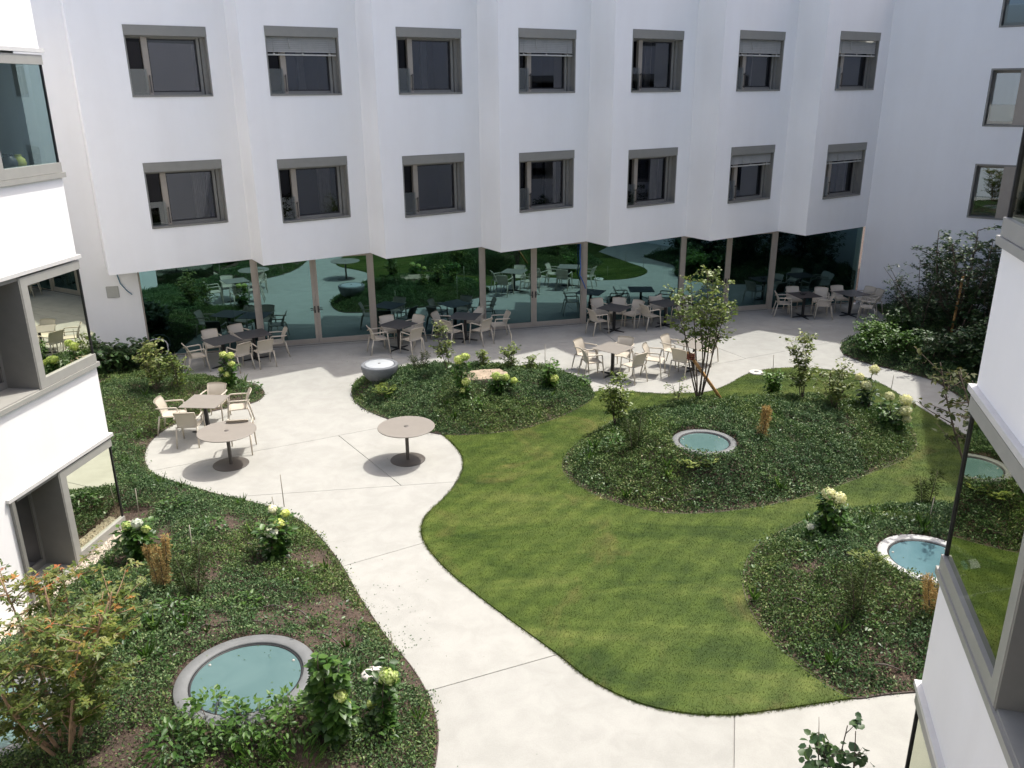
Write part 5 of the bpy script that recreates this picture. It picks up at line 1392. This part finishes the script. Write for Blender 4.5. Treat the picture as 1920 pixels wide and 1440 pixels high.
PL_ = DATA['plants']
HY = PL_['hydrangea']
def hloc(i): return HY[i][1:4], HY[i][4]
W_, L_, C_ = 'petal_white', 'petal_lime', 'petal_cream'
HSPEC = [
 ('hydrangea with one white and two lime heads by the gravel strip', [(.03, 0, .62, .085, W_), (-.15, .05, .54, .08, L_), (.14, .02, .50, .07, L_)], .36, 260, 'hyd', .11),
 ('hydrangea with a big white head at the path edge of the left bed', [(0, -.12, .55, .10, W_), (.09, .02, .62, .09, L_), (-.03, .15, .80, .07, W_), (.17, .12, .74, .07, L_)], .30, 260, 'hyd', .11),
 ('tallest leafy hydrangea at the bottom, one lime head, right of the skylight', [(.14, -.05, .66, .075, L_), (.16, .0, .50, .065, L_)], .17, 300, 'hyd', .12),
 ('hydrangea with a very large pale head beside the white boulder', [(.05, -.02, .78, .115, L_), (-.06, .05, .72, .08, W_), (-.18, .1, .3, .06, L_)], .13, 150, 'hyd', .11),
 ('narrow hydrangea crowned with lime heads beside the taupe table', [(-.07, 0, .86, .10, L_), (.11, -.02, .85, .10, L_), (.13, -.08, .66, .09, L_), (.0, -.12, .40, .09, L_), (-.15, -.05, .5, .07, L_)], .24, 320, 'hyd', .09),
 ('fountain bed hydrangea with lime heads stacked left of the stone slab', [(-.02, -.03, .95, .13, L_), (.12, -.03, 1.02, .11, L_), (.12, -.1, .45, .11, L_), (.05, -.12, .25, .08, L_)], .22, 200, 'hyd', .10),
 ('fountain bed hydrangea right of the stone slab, pale lime heads low', [(.02, -.08, .50, .13, L_), (.22, 0, .45, .11, L_), (.42, .05, .35, .09, L_)], .24, 200, 'hyd', .10),
 ('leafy fountain bed hydrangea with a single low lime head at right', [(.18, -.1, .28, .12, L_)], .24, 220, 'bright', .10),
 ('flowerless bright hydrangea between lawn and island bed', [], .24, 230, 'bright', .10),
 ('upper cream hydrangea of the island bed, heads on dark stems', [(.08, 0, .98, .12, C_), (-.2, .05, .80, .10, C_), (-.10, -.1, .66, .13, C_)], .20, 150, 'hyd_dark', .10),
 ('far right cream hydrangea of the island bed leaning to the lawn', [(.30, -.02, .70, .15, C_), (.27, -.12, .50, .15, C_), (.02, .12, .74, .11, C_), (.33, -.1, .32, .12, C_)], .30, 210, 'hyd', .10),
 ('hydrangea with the biggest double cream head above the right bed', [(-.06, 0, .78, .115, C_), (.10, -.05, .72, .12, C_), (-.28, .0, .20, .06, W_)], .28, 230, 'hyd', .11),
]
for i, (lb, heads, wd, nl, mt, sz) in enumerate(HSPEC):
    loc, h = hloc(i)
    hydrangea(lb, loc, max(h, .5), heads, wd, nl, mt, sz)

def leaf_column(label, cat, name, loc, h, mat, r0, n_, spires=1, size=.03, width=.16, droop=.2, stem=True, top=.35, shape='diamond'):
    t = thing(name, label, cat, loc)
    lv = Leaves(); sb = MB()
    for s in range(spires):
        a = s * 2.4 + .5; off = (0 if spires == 1 else .085)
        base = np.array([off * math.cos(a), off * math.sin(a), 0]); tip = base * 1.7 + np.array([rng.normal(0, .02), rng.normal(0, .02), h * (1, .82, .94)[s % 3]])
        c = stem_curve(base * .5, tip, .08); sb.tube(c, np.linspace(.012, .004, len(c)), 5)
        u = rng.random(n_) ** .85; k = u * (len(c) - 1); i = np.minimum(k.astype(int), len(c) - 2); f = (k - i)[:, None]
        P = c[i] * (1 - f) + c[i + 1] * f
        a = rng.uniform(0, 6.283, n_); rr = r0 * (1 - u * (1 - top)) * np.minimum(1, .35 + u * 3) * rng.uniform(.05, 1, n_) ** .8 * (.7 + .45 * np.sin(u * 17 + s * 2 + a) * np.sin(a * 2 + u * 9))
        D = np.c_[np.cos(a), np.sin(a), rng.uniform(-droop, 1.1, n_)]
        P = P + np.c_[np.cos(a) * rr, np.sin(a) * rr, rng.normal(0, .02, n_)]
        lv.add(P, D, rdir(n_, .3), size * rng.uniform(.6, 1.4, n_), np.clip(.75 * rng.random(n_) + .25 * rr / r0, 0, 1), width=width, shape=shape)
    sb.build('stem', M['bark'], t); lv.build('foliage', M[mat], t)
    return t
GO = PL_['golden']
leaf_column('dry golden conifer with three spires in the left bed', 'conifer', 'golden_conifer', GO[0][1:4], GO[0][4], 'gold', .075, 1500, 3, .034, .22, .5, top=.75)
leaf_column('small rust-orange conifer right of the island skylight', 'conifer', 'golden_conifer', GO[1][1:4], GO[1][4], 'gold', .15, 2600, 1, .036, .22, .6, top=.6)
leaf_column('yellow-brown conifer half hidden behind the shaded building edge', 'conifer', 'golden_conifer', GO[2][1:4], GO[2][4], 'gold', .12, 1300, 2, .036, .22, .5, top=.6)
GC = PL_['greencone']
GCL = ['thin dark conifer right of the golden one in the left bed', 'dark wispy conifer left of the island skylight', 'arching dark conifer above the blue skylight', 'feathery thin conifer in the middle of the right bed', 'feathery green plant right of the fountain bowl']
for g, lb in zip(GC, GCL): leaf_column(lb, 'conifer', 'green_conifer', g[1:4], g[4], 'conifer', .15, 750, 2, .06, .12, .5, top=.8)

def fern(label, loc, h, n_=13, L_=.34):
    t = thing('fern', label, 'fern', loc, 0, 'yellow-green ferns'); lv = Leaves(); sb = MB()
    for i in range(n_):
        a = i * 2.399 + rng.normal(0, .2); l_ = L_ * rng.uniform(.75, 1.15); u = np.linspace(0, 1, 9)
        el = rng.uniform(.35, 1.0); P = np.c_[np.cos(a) * l_ * u * (1.05 - .55 * el), np.sin(a) * l_ * u * (1.05 - .55 * el), .04 + l_ * (1.5 * u - .75 * u * u) * el]
        sb.tube(P, np.linspace(.004, .002, 9), 4)
        side = np.array([-math.sin(a), math.cos(a), 0]); dr = np.array([math.cos(a), math.sin(a), 0])
        for s in (-1, 1):
            q = P[1:]; D = np.tile(side * s + dr * .5 + np.array([0, 0, -.15]), (8, 1))
            lv.add(q, D, np.tile([0, 0, 1.0], (8, 1)) + .2 * rdir(8), (.075 * np.sin(np.linspace(.5, 2.75, 8)) + .012) * l_ / .34, np.clip(rng.random(8) * .8 + .1, 0, 1), width=.36, fold=.1)
    sb.build('frond_rib', M['fern'], t); lv.build('frond', M['fern'], t)
FN_ = PL_['fern']
for f, lb, l_ in zip(FN_, ['yellow-green fern below the fountain bowl', 'left yellow fern under the island skylight', 'right yellow fern under the island skylight', 'yellow fern left of the blue skylight', 'smaller green-yellow fern at the back of the right bed'], (.38, .30, .30, .26, .22)): fern(lb, (f[1], f[2] - .08, f[3]), f[4], 20, l_)

def branchy(name, label, cat, loc, h, mat, stems, spread, per, size, bare=.25, shape='broad', width=.6, bark='bark', r0=.012, twigs=4, tw_len=.28, lean=(0, 0), group=None, crown_name='foliage', trunk_name='stem', droop=.3, flat=.5):
    t = thing(name, label, cat, loc, 0, group); sb = MB(); lv = Leaves()
    for s in range(stems):
        a = s * 2.4 + rng.uniform(-.4, .4); rr = spread * (0.15 if s == 0 else rng.uniform(.55, 1.0))
        tip = np.array([math.cos(a) * rr + lean[0], math.sin(a) * rr + lean[1], h * (1.0 if s == 0 else rng.uniform(.72, .97))])
        c = stem_curve((rng.normal(0, .02), rng.normal(0, .02), -.05), tip, .10, 9)
        sb.tube(c, np.linspace(r0, r0 * .3, 9), 6)
        for w in range(twigs):
            u = rng.uniform(bare, 1.0); k = u * 8; i = min(int(k), 7); p = c[i] * (1 - k + i) + c[i + 1] * (k - i)
            a2 = rng.uniform(0, 6.283); l_ = tw_len * rng.uniform(.5, 1.2) * (1.15 - .5 * u)
            q = p + np.array([math.cos(a2) * l_, math.sin(a2) * l_, l_ * rng.uniform(.1, .8)])
            tc = stem_curve(p, q, .15, 5); sb.tube(tc, np.linspace(r0 * .35, r0 * .12, 5), 4)
            n_ = per; uu = rng.uniform(.15, 1.05, n_); k2 = np.clip(uu, 0, .999) * 4; i2 = k2.astype(int); f = (k2 - i2)[:, None]
            P = tc[i2] * (1 - f) + tc[i2 + 1] * f + rng.normal(0, size * .35, (n_, 3))
            a3 = rng.uniform(0, 6.283, n_); D = np.c_[np.cos(a3), np.sin(a3), rng.uniform(-droop - .3, .4, n_)]
            N = np.c_[rng.normal(0, flat, (n_, 2)), np.ones(n_)]
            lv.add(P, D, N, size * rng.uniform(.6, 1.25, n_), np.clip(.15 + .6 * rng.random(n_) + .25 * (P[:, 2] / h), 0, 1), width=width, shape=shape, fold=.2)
    sb.build(trunk_name, M[bark], t); lv.build(crown_name, M[mat], t)
    return t
SA = PL_['sapling']
SG = 'young shrubs in the planting beds'
def sap(i, label, mat, stems, spread, twigs, per, size, **k): return branchy('young_shrub', label, 'shrub', SA[i][1:4], max(SA[i][4], .4), mat, stems, spread, int(per * 1.9), size * 1.05, twigs=twigs, group=SG, **k)
sap(0, 'leggy one-stem shrub rising left of the lime hydrangea in the fountain bed', 'sap', 2, .10, 16, 7, .085, lean=(-.28, 0), tw_len=.24, bare=.3)
sap(1, 'dark round shrub at the back of the fountain bed', 'tree', 4, .22, 8, 9, .07, tw_len=.3)
sap(2, 'bushy tall shrub at the left end of the island bed', 'tree', 5, .30, 11, 9, .08, tw_len=.32)
sap(3, 'tall pale shrub with upright shoots at the back of the island bed', 'sap', 4, .30, 12, 9, .085, tw_len=.30, lean=(-.1, 0))
sap(4, 'spreading pale shrub right of the tall one in the island bed', 'sap', 5, .50, 9, 9, .08, tw_len=.4)
sap(5, 'variegated shrub by the coil of pipe, at the left patio edge', 'sap', 5, .42, 10, 8, .085, tw_len=.36)
sap(6, 'small olive shrub right of the variegated shrub at the left patio edge', 'tree', 4, .25, 8, 8, .07, tw_len=.3)
sap(7, 'wispy twig shrub left of the multi-stem tree foot', 'tree', 3, .2, 5, 4, .06)
sap(8, 'thin dark shrub behind the stone slab in the fountain bed', 'tree', 3, .14, 8, 7, .07, tw_len=.2)
sap(9, 'thin twig shrub left of the leafy fountain bed hydrangea', 'tree', 3, .14, 7, 6, .07, tw_len=.2)

WD = PL_['weed']
WL = ['fern-like green plant at the front left of the largest skylight', 'low green bramble in front of the largest skylight', 'broad green bramble at the front right of the largest skylight', 'leafy bramble between the largest skylight and tall hydrangea', 'small bright weed above the hose arcs', 'low dark green perennial in the middle of the left bed', 'green clump right of the maple trunk', 'broad green plant above the maple, left one', 'broad green plant above the maple, near the gravel', 'leafy green clump at the left of the island bed', 'green clump left of the golden conifer foot', 'yellow green tuft near the path at the bottom', 'bright leafy plant under the biggest cream hydrangea head', 'bright clump in front of the stone slab', 'grassy clump at the bottom edge of the left bed', 'small clump left of the grassy clump at the bottom', 'small green clump by the left path curve', 'light green clump at the right tip of the fountain bed', 'leafy clump at the tip of the left bed beside lime hydrangea']
for w, lb in zip(WD, WL):
    big = w[4] > .35
    t = thing('leafy_plant', lb, 'plant', w[1:4], 0, 'low leafy plants in the beds'); lv = Leaves()
    h = min(max(w[4], .16), .6); n_ = int(60 + 260 * h); r_ = .16 + .35 * h
    a = rng.uniform(0, 6.283, n_); rr = r_ * np.sqrt(rng.random(n_)); zz = h * (1 - (rr / r_) ** 2 * .7) * rng.uniform(.3, 1, n_)
    P = np.c_[np.cos(a) * rr, np.sin(a) * rr, zz]; D = np.c_[np.cos(a), np.sin(a), rng.uniform(-.4, .5, n_)] + .5 * rdir(n_)
    grassy = 'grassy' in lb
    lv.add(P, D + (np.array([0, 0, 1.6]) if grassy else 0), np.c_[rng.normal(0, .5, (n_, 2)), np.ones(n_)], (.16 if grassy else .075) * rng.uniform(.6, 1.3, n_), np.clip(.6 * rng.random(n_) + .4 * zz / h, 0, 1), width=.10 if grassy else .55, shape='diamond' if grassy else 'broad')
    sb = MB()
    for q in range(5):
        e_ = P[rng.integers(n_)]; sb.tube(stem_curve((0, 0, -.03), e_, .1, 4), [.006, .005, .004, .003], 4)
    sb.build('stem', M['bark'], t); lv.build('foliage', M['bright' if ('bright' in lb or 'bramble' in lb or 'light' in lb) else 'hyd'], t)

# multi-stem tree with its stake
mt_ = PL_['multistem'][0]
branchy('multi_stem_tree', 'young multi-stem tree with loose crown on the island bed, staked', 'tree', mt_[1:4], 3.12, 'tree', 9, .62, 17, .08, bare=.58, twigs=16, tw_len=.52, r0=.020, crown_name='crown', trunk_name='trunk', shape='broad', width=.62, droop=.4, flat=.7, lean=(-.10, 0))
(s0x, s0y, s0z), (s1x, s1y, s1z) = PL_['stakeB']
st_ = thing('tree_stake', 'slanting larch stake propping the multi-stem tree', 'stake', (s0x, s0y, s0z))
mb = MB(); mb.tube([(0, 0, -.1), (s1x - s0x, s1y - s0y, s1z - s0z)], .038, 10); mb.build('post', M['stake'], st_)
mb = MB()
for i in range(26):
    pass
ctr = np.array([s1x - s0x, s1y - s0y, s1z - s0z]) * .93
pts = [tuple(ctr + np.array([.075 * math.cos(a), .11 * math.sin(a), .05 * math.sin(a * .35) - .002 * a])) for a in np.linspace(0, 25, 90)]
mb.tube(pts, .016, 5); mb.build('tie_strap', M['strap'], st_)

# maple at the lower left
branchy('japanese_maple', 'Japanese maple with green and orange leaves in the lower left corner', 'tree', (-4.72, 7.05, .33), 2.15, 'maple', 9, .95, 21, .078, bare=.28, twigs=22, tw_len=.55, r0=.022, bark='bark_tan', crown_name='crown', trunk_name='trunk', shape='star', droop=.2, flat=.35)
# heart-leaved tree tip at the bottom edge
branchy('heart_leaf_tree', 'heart-leaved young tree poking in at the bottom edge of the paving', 'tree', (2.80, 5.66, 0), 1.92, 'hyd_dark', 7, .36, 7, .085, bare=.5, twigs=7, tw_len=.30, r0=.014, crown_name='crown', trunk_name='trunk', droop=.8, flat=.6, width=.85)
# brown-leaved tree at the shaded building
branchy('bronze_leaf_tree', 'tree with bronze-green leaves beside the shaded building edge', 'tree', (7.85, 12.0, 0), 3.3, 'plum', 7, .85, 12, .105, bare=.5, twigs=12, tw_len=.62, r0=.028, crown_name='crown', trunk_name='trunk', droop=.7, lean=(-.45, .1))
# trees and shrubs of the shaded bed
tr_ = PL_['treeR'][0]
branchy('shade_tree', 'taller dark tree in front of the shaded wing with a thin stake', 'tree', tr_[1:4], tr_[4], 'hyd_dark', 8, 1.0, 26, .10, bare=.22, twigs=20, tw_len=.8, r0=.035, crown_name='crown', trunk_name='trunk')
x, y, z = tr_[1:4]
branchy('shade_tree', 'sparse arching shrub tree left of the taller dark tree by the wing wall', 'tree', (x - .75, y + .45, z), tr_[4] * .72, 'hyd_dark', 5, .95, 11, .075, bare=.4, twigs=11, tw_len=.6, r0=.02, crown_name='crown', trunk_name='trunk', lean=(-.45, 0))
mb = MB(); mb.tube([(x - .28, y - .25, z), (x - .22, y - .25, z + 1.9)], .035, 8); tag(mb.build('tree_stake', M['stake']), 'upright stake beside the taller dark tree in shade', 'stake')
SR = PL_['shrubR']
SRL = ['bright green hydrangea shrub at the tip of the shaded bed', 'dark feathery shrub just behind the bright green one', 'rounded dark shrub left of the shaded tree', 'small dark shrub against the shaded wing wall', 'tall dark shrub under the shaded tree', 'dark shrub right under the shaded tree trunk', 'low glossy shrub in the middle of the shaded bed', 'dark shrub at the right of the shaded bed', 'low shrub along the path edge of the shaded bed', 'dark shrub nearest the shaded building edge', 'dark plant clump beside the farthest chairs', 'sunlit low shrub at the left tip of the shaded bed']
for i, (q, lb) in enumerate(zip(SR, SRL)):
    h = max(q[4], .5)
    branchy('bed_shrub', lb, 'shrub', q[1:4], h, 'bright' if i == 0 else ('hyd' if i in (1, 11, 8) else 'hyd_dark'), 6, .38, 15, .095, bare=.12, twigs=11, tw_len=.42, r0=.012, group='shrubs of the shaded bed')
for (bx_, by_, bh_), lb in zip(((12.9, 21.6, 2.0), (13.6, 20.6, 2.3), (12.6, 20.2, 1.5), (13.9, 22.4, 2.6), (11.7, 19.9, 1.1), (12.0, 18.9, 1.2), (14.4, 24.2, 2.7), (13.3, 25.3, 2.2), (14.9, 22.9, 3.0)),
        ('tall dark shrub in deep shade just right of the taller dark tree', 'tall dark shrub cut by the shaded building edge', 'middle-height dark shrub in deep shade in front of the tall ones', 'tallest dark shrub in deep shade against the wing wall', 'low dark shrub in deep shade at the path bend', 'low dark shrub in deep shade beside the bronze-leaf tree', 'dark shrub under the lowest tan wing window', 'dark shrub against the wing wall left of the lowest tan window', 'largest dark shrub behind the taller dark tree')):
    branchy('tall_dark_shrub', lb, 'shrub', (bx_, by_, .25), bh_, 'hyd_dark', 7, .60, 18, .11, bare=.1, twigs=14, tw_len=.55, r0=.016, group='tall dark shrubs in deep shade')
DS_ = PL_['darkshrub']
for q, lb in zip(DS_, ['large-leaved dark shrub at the foot of the end wall, second from left', 'large-leaved dark shrub at the foot of the end wall, third from left', 'large-leaved dark shrub next to the coil of pipe', 'large-leaved dark shrub at the corner, under the white flower']):
    t = branchy('bed_shrub', lb, 'shrub', q[1:4], max(q[4], .6), 'hyd_dark', 7, .42, 9, .13, bare=.1, twigs=9, tw_len=.4, r0=.012, width=.75, group='large-leaved shrubs by the end wall')
    if 'white flower' in lb: flower_head(t, (.02, 0, max(q[4], .6) + .16), .13, 'petal_white')
